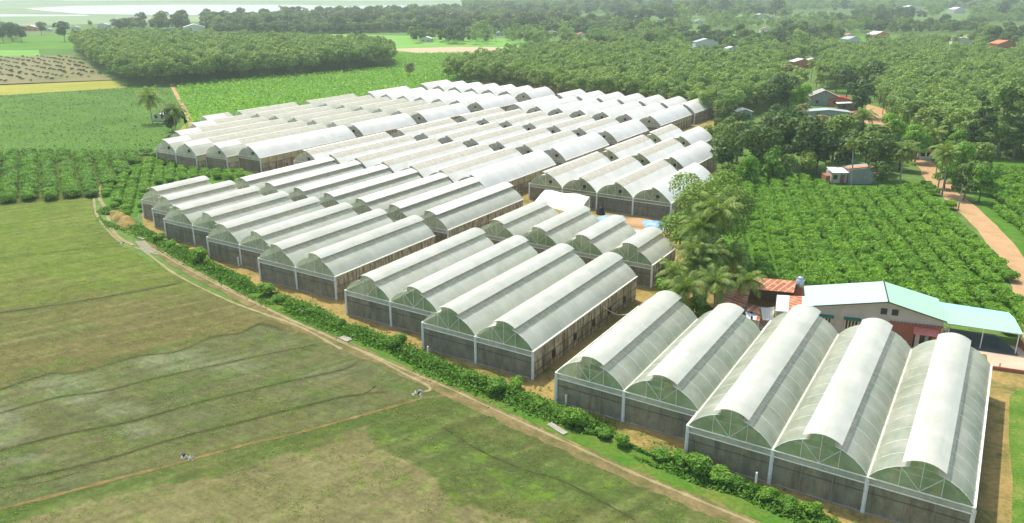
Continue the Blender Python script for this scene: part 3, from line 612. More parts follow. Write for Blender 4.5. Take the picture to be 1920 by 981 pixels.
def weedtufts():
    rng=np.random.default_rng(18); x=rng.uniform(-180,0,90000); y=rng.uniform(20,95,90000); u,v=PJ(x,y); k=inpoly(u,v,[(180,420),(330,513),(480,587),(640,654),(760,710),(850,752),(1000,822),(1300,955),(1400,1000),(-100,1000),(-100,420)])&(fbm(x*.35,y*.35,19)>.42+.25*rng.random(90000))&(rng.random(90000)<np.clip(60/np.hypot(x,y),.15,1)); x=x[k];y=y[k]; q=np.repeat(np.stack([x,y],1),4,0)+rng.normal(0,.12,(len(x)*4,2)); C_=np.stack([q[:,0],q[:,1],rng.uniform(.03,.13,len(q))],1); N=rng.normal(size=C_.shape)+np.array([0,0,.7]); N/=np.linalg.norm(N,axis=1)[:,None]
    V,F=leafquads(C_,N,rng.uniform(.04,.09,len(q)),rng,.45); o=obj('paddy_weeds',npmesh('paddy_weeds',V,F,['leaf_weed'])); tag(o,'short weeds scattered over the fallow paddy','weeds',kind='stuff')
leaf_mat('leaf_weed',(.20,.30,.05,1),(.34,.44,.10,1),trans=.3,rnd=.1)
weedtufts()
hb=[(300,452,1.25,'leafy roundish bush at the gravel patch end of the hedge'),(322,464,1.1,'bush beside the gravel patch, second of the hedge'),(345,470,.9,'small bush in the hedge in front of the third greenhouse step'),(376,492,1.75,'big dark green bush in the hedge near the gravel patch'),
(500,552,1.5,'dark bush in the hedge facing the stepped greenhouse corner'),(522,566,1.0,'low bush beside a darker one facing the stepped greenhouse'),(590,590,1.05,'bush in the hedge just before the four-bay greenhouse'),(745,655,1.25,'upright dark bush in the hedge before the four-bay greenhouse'),(640,612,.8,'low bush in the hedge at the first post of the four-bay greenhouse'),
(932,737,1.45,'tall round bush at the gap between two greenhouses'),(967,731,1.05,'small rounded bush at the gap between two greenhouses'),(880,712,.8,'low bush in the hedge before the gap between greenhouses'),(1010,765,.8,'low bush facing the nearest greenhouse corner'),(1080,798,1.35,'wide bush in the hedge before the first bay of the nearest greenhouse'),(1050,782,.9,'low bush by the short white post'),(1130,820,.9,'low bush before the second bay of the nearest greenhouse'),(1165,835,.9,'bush under the second bay of the nearest greenhouse, spreading'),
(1240,862,1.1,'leafy bush left of the biggest hedge clump'),(1275,872,1.2,'bush in the biggest hedge clump, its outer end'),(1308,888,1.6,'largest bush of the hedge, in front of the middle bay'),(1345,903,1.4,'second largest bush of the hedge, in front of the middle bay'),(1375,915,1.1,'bush between the largest clump and the slim white post'),(1435,938,1.05,'bush just past the slim white post'),(1480,955,1.15,'bush near the hedge end before the fourth bay'),(1520,968,1.1,'last bush of the hedge, before the fourth bay')]
for i,(u,v,s,lb) in enumerate(hb):
    s*=.78 if u>1200 else .86; o=obj('hedge_bush',HB[i%3],None,P(u,v),r_.uniform(0,6),(s*1.15,s*.9,s*r_.uniform(.7,1.0))); tag(o,lb,'bush','bushes of the hedge by the track')
# ------------------------------------------------------------------ palms
def frond(V,F,rng,az,el,L,droop,size,z0,old=False):
    n=14; p=np.array([0,0,z0],float); d=np.array([math.cos(az)*math.cos(el),math.sin(az)*math.cos(el),math.sin(el)]); side=np.array([-math.sin(az),math.cos(az),0.])
    pts=[p.copy()]; st=L/n
    for i in range(n):
        d=d+np.array([0,0,-droop*(i+1)/n]); d/=np.linalg.norm(d); p=p+d*st; pts.append(p.copy())
    pts=np.array(pts)
    for i in range(1,n+1):
        t=i/n; ll=size*(math.sin(math.pi*min(1,t*.92+.1))**.6)*(.9+.2*rng.random()); a=pts[i-1]; b=pts[i]; dd=(b-a)/st
        for sg in (-1,1):
            for q in (0,.5):
                o_=a+(b-a)*q; tip=o_+side*sg*ll*.80+dd*ll*.5+np.array([0,0,-ll*(.35+.3*rng.random())]); w=dd*st*.30
                k=len(V); V.extend([o_-w*.6,o_+w,tip+w*.2,tip-w*.2]); F.append((k,k+1,k+2,k+3))
        k=len(V); w=side*.05*(1.2-t); V.extend([a-w,a+w,b+w,b-w]); F.append((k,k+1,k+2,k+3))
def palmmeshes(seed,h,n=20,L=3.0,size=.75):
    rng=np.random.default_rng(seed); r=random.Random(seed)
    V=[];F=[]; Vo=[];Fo=[]
    for i in range(n):
        t=i/n; az=i*2.39996+rng.random()*.3; el=1.2-1.55*t; 
        if t>.86: frond(Vo,Fo,rng,az,el-.35,L*.85,.34,size*.9,0)
        else: frond(V,F,rng,az,el,L*(.85+.3*rng.random()),.20+.12*rng.random(),size,0)
    me=npmesh('crown',np.array(V),np.array(F),['leaf_palm']); mo=npmesh('old_fronds',np.array(Vo),np.array(Fo),['leaf_palm_old'])
    b=MB(); lx=r.uniform(-.09,.09)*h; ly=r.uniform(-.09,.09)*h; pts=[(lx*((i/6)**1.6),ly*((i/6)**1.6),h*i/6-.05*(i==0)) for i in range(7)]; b.path(pts,.19,8,.11); b.tube((0,0,-.1),(0,0,.3),.30,8,.2)
    tm=bpy.data.meshes.new('trunk'); tm.from_pydata(b.v,[],b.f); tm.materials.append(MATS['bark_pale'])
    cn=MB()
    for i in range(7):
        a=i*.9; c_=(lx+.28*math.cos(a),ly+.28*math.sin(a),h-.28); 
        import itertools
        rr=.15; vs=[(c_[0]+rr*math.cos(p)*math.cos(q),c_[1]+rr*math.sin(p)*math.cos(q),c_[2]+rr*1.2*math.sin(q)) for q in (-1.2,0,1.2) for p in [k*math.pi/3 for k in range(6)]]
        cn.add(vs,[(j*6+k,j*6+(k+1)%6,(j+1)*6+(k+1)%6,(j+1)*6+k) for j in range(2) for k in range(6)]+[tuple(range(6))[::-1],tuple(range(12,18))])
    cm=bpy.data.meshes.new('coconut_cluster'); cm.from_pydata(cn.v,[],cn.f); cm.materials.append(MATS['leaf_palm'])
    return tm,me,mo,cm,(lx,ly,h)
PALMS=[palmmeshes(s,h,n,L,sz) for s,h,n,L,sz in ((1,8.0,24,3.3,.95),(2,9.0,22,3.0,.85),(3,6.5,24,3.2,.95))]
def palm(u,v,H,label,group=None,var=0,sc=1.35,rz=None,name='coconut_palm'):
    """u,v: the foot as it stands in the plan picture"""
    tm,me,mo,cm,top=PALMS[var]; s=H/top[2]
    g=empty(name,P(u,v),r_.uniform(0,6.28) if rz is None else rz,label,'palm tree',group)
    g.scale=(1,1,1)
    o=obj('trunk',tm,g,(0,0,0),0,(1,1,s)); t=(top[0],top[1],top[2]*s)
    obj('crown',me,g,t,0,sc); obj('old_fronds',mo,g,t,0,sc); obj('coconut_cluster',cm,g,(0,0,top[2]*(s-1)))
    return g
# ------------------------------------------------------------------ broadleaf trees
def treestock(name,seed,w,h,tz,k,n,size,mat,bark='bark',br=.5,limbs=5,squash=.9,tr=.16,inner=.7):
    cm,bl=crownmesh('crown',seed,w,h-tz,tz,k,n,size,mat,br,squash,inner); tm=trunkmesh('trunk',seed,tz+(h-tz)*.5,tr,bark,[b_[:3]+(0,) for b_ in bl[:limbs]]); return tm,cm
def tree(st,loc,s,label,cat='tree',group=None,name='tree',rz=None,sz=None):
    g=empty(name,loc,r_.uniform(0,6.28) if rz is None else rz,label,cat,group)
    sc=(s,s,s if sz is None else sz)
    obj('trunk',st[0],g,(0,0,0),0,sc); obj('crown',st[1],g,(0,0,0),0,sc); return g
RUB=[treestock('rubber',s,5.2,9.8,3.4,9,640,.29,'leaf_rubber',br=.5,limbs=3,tr=.12) for s in (11,12,13)]
VIL=[treestock('v',21,7.0,8.0,2.0,11,1500,.30,'leaf_village'),treestock('v',22,6.5,8.5,1.8,12,1500,.30,'leaf_dark'),treestock('v',23,5.5,6.0,1.2,9,1300,.28,'leaf_village'),treestock('v',24,6.5,7.0,1.6,12,1400,.27,'leaf_dry'),treestock('v',25,6.0,7.5,1.5,10,1400,.30,'leaf_hedge')]
TALL=[treestock('t',31,6.5,17,5.0,16,1900,.32,'leaf_rubber',bark='bark_pale',br=.42,limbs=6,tr=.28),treestock('t',32,5.0,16,4.0,16,1900,.30,'leaf_dark',bark='bark_pale',br=.45,limbs=6,tr=.25)]
# ---- orchard bushes in rows; the far ones become one mass
def scatter_rows(poly,ang,sp,step,z=0,jit=.25,seed=1,px=True,bound=None):
    rng=np.random.default_rng(seed); w=np.array([P(*q)[:2] for q in poly]) if px else np.array(poly)
    d=np.array([math.cos(ang),math.sin(ang)]); nn=np.array([-d[1],d[0]]); a=w@d; b_=w@nn; out=[]
    for i,q in enumerate(np.arange(b_.min(),b_.max(),sp)):
        s=np.arange(a.min()+rng.random()*step,a.max(),step); s=s+rng.normal(0,jit*.4,len(s)); t=q+rng.normal(0,jit*.5,len(s)); out.append(np.outer(s,d)+np.outer(t,nn))
    pts=np.concatenate(out); k=inpoly(pts[:,0],pts[:,1],[tuple(x) for x in w]); return pts[k]
def gn_mass(name,pts,kinds,scales,rots,srcs,label,cat,zs=None):
    """one object: many plants of a mass no one could count, each the crown of a tree that stands nearby"""
    me=bpy.data.meshes.new(name); n=len(pts); me.vertices.add(n); z=np.zeros(n) if zs is None else zs
    me.vertices.foreach_set('co',np.stack([pts[:,0],pts[:,1],z],1).astype(np.float32).ravel())
    at=me.attributes.new('kind','INT','POINT'); at.data.foreach_set('value',kinds.astype(np.int32))
    at=me.attributes.new('size','FLOAT_VECTOR','POINT'); at.data.foreach_set('vector',scales.astype(np.float32).ravel())
    at=me.attributes.new('turn','FLOAT_VECTOR','POINT'); at.data.foreach_set('vector',np.stack([rots*0,rots*0,rots],1).astype(np.float32).ravel())
    me.update(); o=obj(name,me); tag(o,label,cat,kind='stuff')
    ng=bpy.data.node_groups.new(name,'GeometryNodeTree'); ng.interface.new_socket('Geometry',in_out='INPUT',socket_type='NodeSocketGeometry'); ng.interface.new_socket('Geometry',in_out='OUTPUT',socket_type='NodeSocketGeometry')
    n_=ng.nodes; l=ng.links; gi=n_.new('NodeGroupInput'); go=n_.new('NodeGroupOutput'); jn=n_.new('GeometryNodeJoinGeometry')
    def attr(nm,dt): a=n_.new('GeometryNodeInputNamedAttribute'); a.data_type=dt; a.inputs[0].default_value=nm; return [x for x in a.outputs if x.enabled and x.name=='Attribute'][0]
    kd=attr('kind','INT'); sz=attr('size','FLOAT_VECTOR'); tn=attr('turn','FLOAT_VECTOR')
    for i,src in enumerate(srcs):
        ins=n_.new('GeometryNodeInstanceOnPoints'); oi=n_.new('GeometryNodeObjectInfo'); oi.inputs['Object'].default_value=src; oi.inputs['As Instance'].default_value=True; oi.transform_space='ORIGINAL'
        cp=n_.new('FunctionNodeCompare'); cp.data_type='INT'; cp.operation='EQUAL'; ia=[x for x in cp.inputs if x.enabled]; l.new(kd,ia[0]); ia[1].default_value=i
        l.new(gi.outputs[0],ins.inputs['Points']); l.new(cp.outputs[0],ins.inputs['Selection']); l.new(oi.outputs['Geometry'],ins.inputs['Instance'])
        e2=n_.new('FunctionNodeEulerToRotation'); l.new(tn,e2.inputs[0]); l.new(e2.outputs[0],ins.inputs['Rotation']); l.new(sz,ins.inputs['Scale']); l.new(ins.outputs[0],jn.inputs[0])
    l.new(jn.outputs[0],go.inputs[0]); md=o.modifiers.new('plants','NODES'); md.node_group=ng; return o
def field_bushes(name,pts,meshes,label,group,stufflabel,stuffname,cat,sc=(.85,1.15),limit=300,zsc=1.,seed=3):
    rng=np.random.default_rng(seed); d=np.hypot(pts[:,0],pts[:,1]); u,v=PJ(pts[:,0],pts[:,1]); vis=(u>-40)&(u<1960)&(v>0)&(v<1010)
    order=np.argsort(np.where(vis,d,1e6)); pts=pts[order]; vis=vis[order]; s=rng.uniform(*sc,len(pts)); rz=rng.uniform(0,6.28,len(pts)); kd=rng.integers(0,len(meshes),len(pts)); first=[None]*len(meshes)
    m_=min(limit,int(vis.sum()))
    for i in range(m_):
        o=obj(name,meshes[kd[i]],None,(pts[i,0],pts[i,1],0),rz[i],(s[i],s[i],s[i]*zsc*rng.uniform(.88,1.12))); tag(o,label,cat,group)
        if first[kd[i]] is None: first[kd[i]]=o
    rest=slice(m_,None)
    if len(pts)>m_: gn_mass(stuffname,pts[rest],kd[rest],np.stack([s[rest],s[rest],s[rest]*zsc],1),rz[rest],first,stufflabel,cat)
OB=[bushmesh('orchard_bush',s,3.0,1.8,950,.17,'leaf_field',k=7) for s in (41,42,43)]
a_=P(1358,326,1);b2_=P(1367,412,1); ang=math.atan2(a_[1]-b2_[1],a_[0]-b2_[0])
orch=scatter_rows([(1350,318),(1440,322),(1535,345),(1560,362),(1640,362),(1735,350),(1790,400),(1840,460),(1960,620),(1890,625),(1780,590),(1655,545),(1505,545),(1490,535),(1375,530),(1345,440)],ang,3.35,2.0,seed=2)
orch2=scatter_rows([(1850,318),(1990,325),(2050,520),(1935,470),(1868,400)],ang,3.4,2.6,seed=5)
orch=np.concatenate([orch,orch2])
field_bushes('orchard_bush',orch,OB,'bright green rounded bush in the orchard rows beside the orange road','bushes of the orchard by the orange road','farther rows of the same bright green orchard','orchard_rows','bush',zsc=1.0)
RB=[bushmesh('row_bush',s,3.8,2.1,1100,.17,'leaf_rows',k=6) for s in (51,52,53)]
rows=scatter_rows([(-40,300),(0,290),(275,290),(250,316),(193,358),(176,370),(0,382),(-40,385)],math.atan2(.477,-.879),3.95,2.0,seed=7)
field_bushes('row_bush',rows,RB,'dark leafy bush in the hedge-like rows beyond the fallow field','bushes of the rows beyond the fallow field','farther bushes of the hedge-like rows','row_bushes_beyond','bush',sc=(.9,1.1))
gd=scatter_rows([(290,300),(350,318),(470,326),(440,340),(380,336),(275,352),(262,396),(250,412),(222,405),(198,382),(200,352),(245,322)],math.atan2(.6,-.8),2.6,2.0,seed=9)
field_bushes('garden_bush',gd,OB[:2],'green bush of the small plot between the stepped greenhouse and the grass lane','bushes of the small plot','farther bushes of the plot','garden_rows','bush',sc=(.65,.9))
for (u,v,s,lb) in [(268,395,1.1,'dark green bush at the corner of the first short greenhouse bay'),(288,300,1.1,'dark shrub at the corner of the greenhouse with stepped white gables'),(284,318,.8,'small dark shrub below the stepped white gables')]:
    o=obj('dark_shrub',HB[1],None,P(u,v),1,s); tag(o,lb,'bush')
# ploughed plot seedlings and far crop texture
pl=scatter_rows([(-60,108),(0,107),(136,105),(195,145),(0,156),(-60,160)],math.atan2(.2,-1),9,7.,seed=11,jit=1.2)
# ------------------------------------------------------------------ rubber plantations
FR=[(830,156),(950,165),(1040,181),(1060,190),(1200,198),(1335,226),(1352,236),(1420,208),(1480,212),(1510,168),(1600,165),(1640,190),(1655,225),(1700,268),(1780,290),(1860,300),(2060,320),(2500,330),(2300,90),(1920,94),(1800,95),(1700,92),(1560,100),(1520,118),(1440,122),(1330,112),(1200,108),(1080,108),(990,112),(920,130),(845,142)]
FL=[(234,162),(330,162),(420,153),(600,138),(738,126),(736,112),(700,103),(560,98),(440,92),(300,86),(200,84),(142,92),(150,108)]
def forest(poly,sp,seed,jit):
    p=scatter_rows(poly,1.1,sp,sp*.95,seed=seed,jit=jit); return p
fh=[(800,76,12,'white_tin','wall_white','tiny white house beside pale trees before the dark far wood'),(365,58,26,'white_tin','wall_white','long white house at the lake-side wood corner'),(196,50,16,'grey_tin','wall_white','pale blocky house near the lake shore'),(60,55,16,'white_tin','wall_orange','cottage with a light roof at the far left near the lake'),(142,54,12,'white_tin','wall_white','small white cottage between trees near the lake'),(92,56,8,'grey_tin','wall_white','smallest cottage near the lake, between two others'),
(1322,88,22,'grey_tin','wall_white','big grey hip-roofed house in the hazy grove'),(1370,95,10,'white_tin','wall_white','small white roof right of the big grey house'),(1594,80,18,'grey_tin','wall_white','house with a pale terrace by the small green field'),(1592,68,10,'wall_orange','wall_white','pink house behind the pale terrace'),(1645,72,22,'white_tin','wall_orange','long house with pinkish roof on the green field'),(1800,82,18,'grey_tin','wall_white','white house at the edge of the small yellow field'),(1878,90,20,'wall_orange','wall_orange','orange brick house near the wood'),
(1435,58,14,'wall_orange','wall_white','low house with a terracotta roof in the grove'),(1425,32,22,'white_tin','wall_white','longer white building of a hazy village'),(1446,34,14,'white_tin','wall_white','short white building beside the longer one'),(1704,22,44,'white_tin','wall_white','wide white hall in the far haze'),(1793,22,34,'white_tin','wall_white','pale hall in the far haze, past the wide one'),(1232,22,26,'wall_orange','wall_orange','far orange-roofed house rising above the trees'),(1035,64,12,'white_tin','wall_white','white house in the coconut grove'),(1090,66,10,'wall_orange','wall_white','terracotta roof in the coconut grove'),(850,28,18,'white_tin','wall_white','white house between the two dark woods'),(1310,42,14,'white_tin','wall_white','small white roof above the hazy grove'),(1500,124,14,'white_tin','wall_orange','long pale roof in front of the mixed grove behind the rubber wood'),(1522,118,9,'white_tin','wall_white','small bright roof beside the long pale one'),(936,64,9,'white_tin','wall_white','small light house at the near rim of the coconut grove')]
def clear(pts):
    k=np.ones(len(pts),bool)
    for (u,v,w,*_) in fh+[(1541,196,12),(1572,200,10),(1550,222,14),(1592,206,9),(1610,222,6),(1393,222,6),(1640,215,8)]:
        h=np.array(P(u,v+3)[:2]); L=np.hypot(*h); d=h/L; q=pts-h; al=-(q@d); ac=np.abs(q@np.array([-d[1],d[0]])); k&=~((al>-w*.5)&(al<12+L*.20 if L>400 else al<22)&(al>-w*.6)&(ac<w*.62))
    u,v=PJ(pts[:,0],pts[:,1])
    for q in ([(1325,58),(1440,54),(1450,67),(1345,74)],[(1175,45),(1265,43),(1268,56),(1185,60)],[(1695,40),(1805,37),(1820,52),(1705,56)],[(1075,32),(1185,29),(1195,43),(1085,47)],[(1475,28),(1605,25),(1615,39),(1485,43)],[(1845,48),(1935,46),(1945,64),(1855,67)]): k&=~inpoly(u,v,q)
    return pts[k]
fr=clear(forest(FR,3.7,21,1.7)); fl=clear(forest(FL,3.9,22,1.7))
print('rubber',len(fr),len(fl),'orch',len(orch),len(rows),len(gd))
def woods():
    rng=np.random.default_rng(31)
    allp=np.concatenate([fr,fl]); wid=np.concatenate([np.zeros(len(fr)),np.ones(len(fl))]).astype(int)
    u,v=PJ(allp[:,0],allp[:,1]); d=np.hypot(allp[:,0],allp[:,1])
    # those at the open edge show largest
    pxr=[P(*q)[:2] for q in FR[:18]]; pxl=[P(*q)[:2] for q in FL[:5]]
    dl=np.minimum(distline(allp[:,0],allp[:,1],pxr),distline(allp[:,0],allp[:,1],pxl)); vis=(u>-20)&(u<1940)
    score=np.where(vis,d*(1+.06*np.maximum(dl-1,0)),1e6); order=np.argsort(score); ind=order[:300]; rest=order[300:]
    lab=['rubber tree in the wood behind the greenhouses and the village','rubber tree at the edge of the wood beyond the cassava field']; grp=['rubber trees of the wood behind the greenhouses','rubber trees of the wood beyond the cassava field']
    first=[None]*3
    for i in ind:
        k=int(rng.integers(0,3)); s=rng.uniform(.8,1.25)*(1.0 if wid[i]==0 else 1.2)
        g=tree(RUB[k],(allp[i,0],allp[i,1],0),s,lab[wid[i]],'rubber tree',grp[wid[i]],'rubber_tree')
        if first[k] is None: first[k]=[c_ for c_ in COL.objects if c_.parent==g and c_.name.startswith('crown')][0]
    for w,(nm,lb) in enumerate((('rubber_wood','closed canopy of the rubber wood behind greenhouses and village'),('far_rubber_wood','closed canopy of the rubber wood beyond the cassava field'))):
        q=rest[wid[rest]==w]; s=rng.uniform(.75,1.3,len(q))*(1.0 if w==0 else 1.2); gn_mass(nm,allp[q],rng.integers(0,3,len(q)),np.stack([s,s,s*rng.uniform(.9,1.1,len(q))],1),rng.uniform(0,6.28,len(q)),first,lb,'wood')
    return first
CR=woods()
# ------------------------------------------------------------------ far woods and villages under haze
def farwood():
    rng=np.random.default_rng(41)
    open_=[[(0,62),(30,62),(40,95),(0,175),(330,165),(740,125),(850,150),(1000,140),(1150,98),(1060,88),(960,80),(860,72),(760,60),(560,60),(400,62),(240,62),(180,66),(130,66),(60,66)],
           [(-100,-20),(868,-10),(860,16),(700,26),(610,34),(380,38),(310,38),(180,40),(0,44),(-100,50)],
           [(1570,68),(1665,66),(1830,64),(1850,72),(1775,86),(1600,88)]]
    bands=[([(380,62),(380,40),(560,32),(700,28),(820,36),(830,60),(700,62),(560,66)],5,1,1.05),([(610,30),(870,22),(1000,22),(1220,45),(1290,62),(1200,70),(1000,68),(860,60),(830,60),(820,36),(700,28)],6,1,1.05),
           ([(860,84),(1000,90),(1140,100),(1200,106),(1330,110),(1440,120),(1520,116),(1560,98),(1600,90),(1570,66),(1560,40),(1200,50),(1290,64),(1200,72),(1000,72),(880,64),(840,66)],8.5,0,1.0),
           ([(1560,40),(1570,66),(1665,66),(1830,64),(1850,74),(1775,86),(1600,90),(1700,94),(1920,96),(2300,90),(2200,40)],9,0,1.05),
           ([(870,6),(2100,10),(2200,40),(1560,40),(1200,50),(1000,24),(870,22)],17,2,1.9),([(870,-8),(2100,-10),(2100,10),(870,6)],40,1,3.2),
           ([(200,54),(270,50),(275,58),(205,62)],8,1,1.2),([(285,56),(350,50),(352,58),(290,62)],8,1,1.3),([(-40,66),(0,66),(48,70),(46,76),(-40,78)],8,1,1.2),([(770,72),(860,76),(860,84),(780,82)],8,0,1.0)]
    P_=[];K=[];Sc=[]
    for (poly,sp,kd,s) in bands:
        p=scatter_rows(poly,.7,sp,sp,seed=int(sp*7+poly[0][0])&1023,jit=sp*.8)
        nz=fbm(p[:,0]*.012,p[:,1]*.012,51,4); keep=(nz>.36) if kd!=1 else (nz>.15)
        u,v=PJ(p[:,0],p[:,1]); 
        for o_ in open_[2:]: keep&=~inpoly(u,v,o_)
        wx=p[:,0]+60*(fbm(p[:,0]*.006,p[:,1]*.006,61)-.5); wy=p[:,1]+80*(fbm(p[:,0]*.006+9,p[:,1]*.006,67)-.5)
        S_=150 if kd!=1 else 260; pid=vnoise(np.floor(wx*.8/S_+.3*wy/S_)*1.0,np.floor(wy*.7/S_-.2*wx/S_)*1.0,71)
        if kd!=1: keep&=~((pid>.44)&(pid<.50))
        keep&=np.isin(np.arange(len(p)),np.arange(len(p)))
        p=p[keep]; nz=nz[keep]; pid=pid[keep]; P_.append(p); pr=np.clip((pid-.35)*2.6,.05,.95) if kd!=1 else np.full(len(p),.12); k=np.where(rng.random(len(p))<pr,rng.integers(0,3,len(p)),3+rng.integers(0,2,len(p)))
        K.append(k); ss=s*rng.uniform(.7,1.25,len(p))*(1+.6*(rng.random(len(p))<.06)); Sc.append(ss)
    P_=np.concatenate(P_);K=np.concatenate(K);Sc=np.concatenate(Sc); P2=clear(P_); ks=set(map(tuple,P2)); m=np.array([tuple(x) in ks for x in P_]); P_,K,Sc=P_[m],K[m],Sc[m]; print('far',len(P_))
    return P_,K,Sc,rng
FP,FK,FS,FRNG=farwood()
# ------------------------------------------------------------------ village trees and lone trees
def T(u,v,H,f=.55):
    """ground point of a tree whose crown centre shows at u,v"""
    q=P(u,v,H*f); return (q[0],q[1],0)
vt=[ # u,v crown centre, stock, scale, label
(1345,372,3,1.0,None)]
G1='trees around the village cottages'
vill=[(1362,300,1,1.0,'dark tree at the corner of the three-bay white greenhouse'),(1385,272,0,1.0,'broad tree beside the small two-bay greenhouse, in front of a blue sheet'),(1420,290,1,1.15,'dark tree at the orchard edge before the blue sheet'),(1442,252,3,.95,'brownish tree before the white-roofed hut'),(1362,252,2,.8,'low tree between the last greenhouse and the brownish tree'),
(1475,262,1,1.3,'large dark tree in the village clump facing the orchard'),(1510,275,1,1.25,'large dark tree next to the palm, on the cottage side of the clump'),(1490,252,0,1.0,'mid green tree behind the largest dark ones'),(1548,250,3,1.0,'olive feathery tree below the grey roof'),(1565,265,0,1.2,'mid green tree behind the cottage'),
(1450,315,4,.8,'light bushy tree on the orchard edge left of the cottage'),(1400,325,4,.75,'light bushy tree on the orchard edge by the greenhouse'),(1480,318,2,.8,'round tree on the orchard edge'),(1520,310,2,.85,'round tree nearest the cottage porch'),(1360,330,2,.7,'small tree at the orchard corner by the greenhouses'),
(1500,190,4,1.1,'vivid green tree beside the red-edged roof'),(1465,180,1,1.3,'dark tree in front of the rubber wood by the red-edged roof'),(1450,190,1,1.0,'dark tree by the white-roofed hut at the wood edge'),(1503,214,3,.7,'small olive tree under the red-edged roof'),(1600,270,2,.9,'round tree below the orange yard'),(1640,276,0,1.0,'tree below the orange yard, next to the round one'),
(1675,255,4,1.1,'green tree beside the orange road before the tall pair'),(1690,295,2,1.0,'round tree by the palm left of the road'),(1655,300,1,1.0,'dark tree behind the thin palm'),(1625,290,0,1.0,'mid green tree above the cottage roof'),(1720,275,4,1.0,'green tree at the road bend, left side'),(1735,245,0,1.1,'tree behind the road bend'),(1710,235,0,1.2,'tree in the wood edge above the road bend'),
(1795,310,4,1.0,'vivid tree behind the roadside palms'),(1830,300,2,1.1,'round tree beyond the roadside palms'),(1820,335,2,.95,'roadside tree below the palms'),(1840,350,4,.85,'roadside bushy tree before the right-hand orchard'),(1810,355,2,.75,'small roadside tree casting shade on the road edge'),(1775,330,4,.7,'small bushy tree at the foot of the roadside palms'),
(1648,333,1,.6,'small dark tree at the end wall of the cottage'),(1610,190,1,1.2,'dark tree behind the red-edged roof'),(1668,182,3,1.0,'olive tree at the orange yard'),(1590,160,1,1.25,'dark tree in the wood over the red-edged roof'),(1640,150,1,1.3,'dark big tree at the wood edge over the orange yard'),(1570,150,0,1.2,'tree between two dark ones over the red-edged roof'),(1480,150,3,1.3,'brownish big tree in front of the rubber wood'),
(1415,268,0,.8,'tree beside the brownish one, below the white-roofed hut'),(1340,262,2,.9,'tree leaning over the end of the white greenhouse row'),(1535,292,1,1.0,'dark tree behind the palm left of the cottage'),(1590,295,1,.9,'dark tree behind the cottage ridge')]
for (u,v,k,s,lb) in vill:
    H=(8.0,8.5,6.0,7.0,7.5)[k]*s; tree(VIL[k],T(u,v,H),s*1.28,lb,'tree',G1,'village_tree')
rr=random.Random(12); FILL=[]
for t_ in range(900):
    u=rr.uniform(1345,1800); v=rr.uniform(235,338)
    if not (v<318+ (u-1345)*.02 and (u<1550 or u>1650 or v<300)) or (1700<u<1785 and v>285) or (1610<u<1665 and v<240) or (1480<u<1690 and v<268) or (1355<u<1425 and v<252): continue
    x,y,_=P(u,v)
    if all((x-a)**2+(y-b_)**2>30 for a,b_ in FILL): FILL.append((x,y))
for i,(x,y) in enumerate(FILL): tree(VIL[(0,1,4,0,2,1)[i%6]],(x,y,0),rr.uniform(.62,.95),'one of the crowded trees filling the village clump above the orchard','tree','crowded trees of the village clump','clump_tree')
print('fill',len(FILL))
tree(TALL[0],P(1872,291),1.32,'tallest pale-trunked tree at the end of the wood','tree','tall trees at the wood edge','tall_tree')
tree(TALL[0],P(1900,296),1.2,'slim tall tree leaning beside the tallest one','tree','tall trees at the wood edge','tall_tree')
tree(TALL[1],P(1836,293),1.15,'dark tall columnar tree before the tallest pair','tree','tall trees at the wood edge','tall_tree')
tree(TALL[1],P(1812,290),.9,'shorter dark columnar tree beside the tall ones','tree','tall trees at the wood edge','tall_tree')
tree(VIL[3],T(767,132,6),1.0,'lone brown leafless-looking tree in the cassava field','tree',None,'lone_tree')
# big tree above the coconut palms by the sheds
tree(treestock('big',61,15,14.5,3.0,26,18000,.22,'leaf_shade',tr=.4,br=.42),T(1322,405,13.5,.62),1.0,'big round tree towering over the coconut palms beside the sand patch','tree',None,'shade_tree')
tree(treestock('big2',62,4.6,6.5,1.4,10,4200,.14,'leaf_shade',tr=.2),T(1278,425,6.5),1.0,'small light green tree at the blue tarpaulin edge','tree',None,'shade_tree')
# palms
gp='coconut palms beside the sheds'
def palmc(u,v,H,*a,**k):
    x,y,_=P(u,v,H); u2,v2=PJ(x,y,0.); return palm(float(u2),float(v2),H,*a,**k)
palmc(1284,537,6.2,'yellow-tipped coconut palm nearest the sheds, on the greenhouse side',gp,0,1.12)
palmc(1345,528,6.4,'coconut palm in the middle of the group by the sheds',gp,2,1.15)
palmc(1390,528,5.2,'coconut palm leaning over the rusty roof',gp,1,1.0)
palmc(1290,470,8.6,'coconut palm behind the yellow-tipped one',gp,1,1.1)
palmc(1330,478,8.2,'coconut palm under the big round tree',gp,0,1.1)
palmc(1347,392,13.0,'tall coconut palm growing through the big round tree',gp,2,1.3)
palmc(1305,500,7.0,'coconut palm squeezed between the yellow-tipped one and its neighbours',gp,2,1.1)
gp='coconut palms of the village'
palm(1757,361,9.5,'left one of two close palms whose shadows cross the road',gp,0,1.15); palm(1766,366,9.2,'right one of two close palms whose shadows cross the road',gp,1,1.1)
palm(1687,342,7.5,'palm with a thin pale trunk left of the road bend',gp,2); palm(1596,347,9.6,'thin palm in front of the cottage wall',gp,1,.85)
palm(1612,268,8,'palm below the orange yard',gp,2); palm(1745,300,7,'palm behind the close pair',gp,0); palm(1540,180,8,'palm by the red-edged roof',gp,1)
gp='two lone palms by the cassava track'
palm(286,232,8.5,'lone coconut palm in the green crop, outer side of the white hut',gp,0,1.7); palm(331,254,7.5,'darker palm beside the stepped white gables',gp,2,1.6)
tree(VIL[1],(P(330,252)[0],P(330,252)[1],0),1.0,'dark bushy tree beneath the darker palm by the stepped gables','tree',None,'lone_tree')
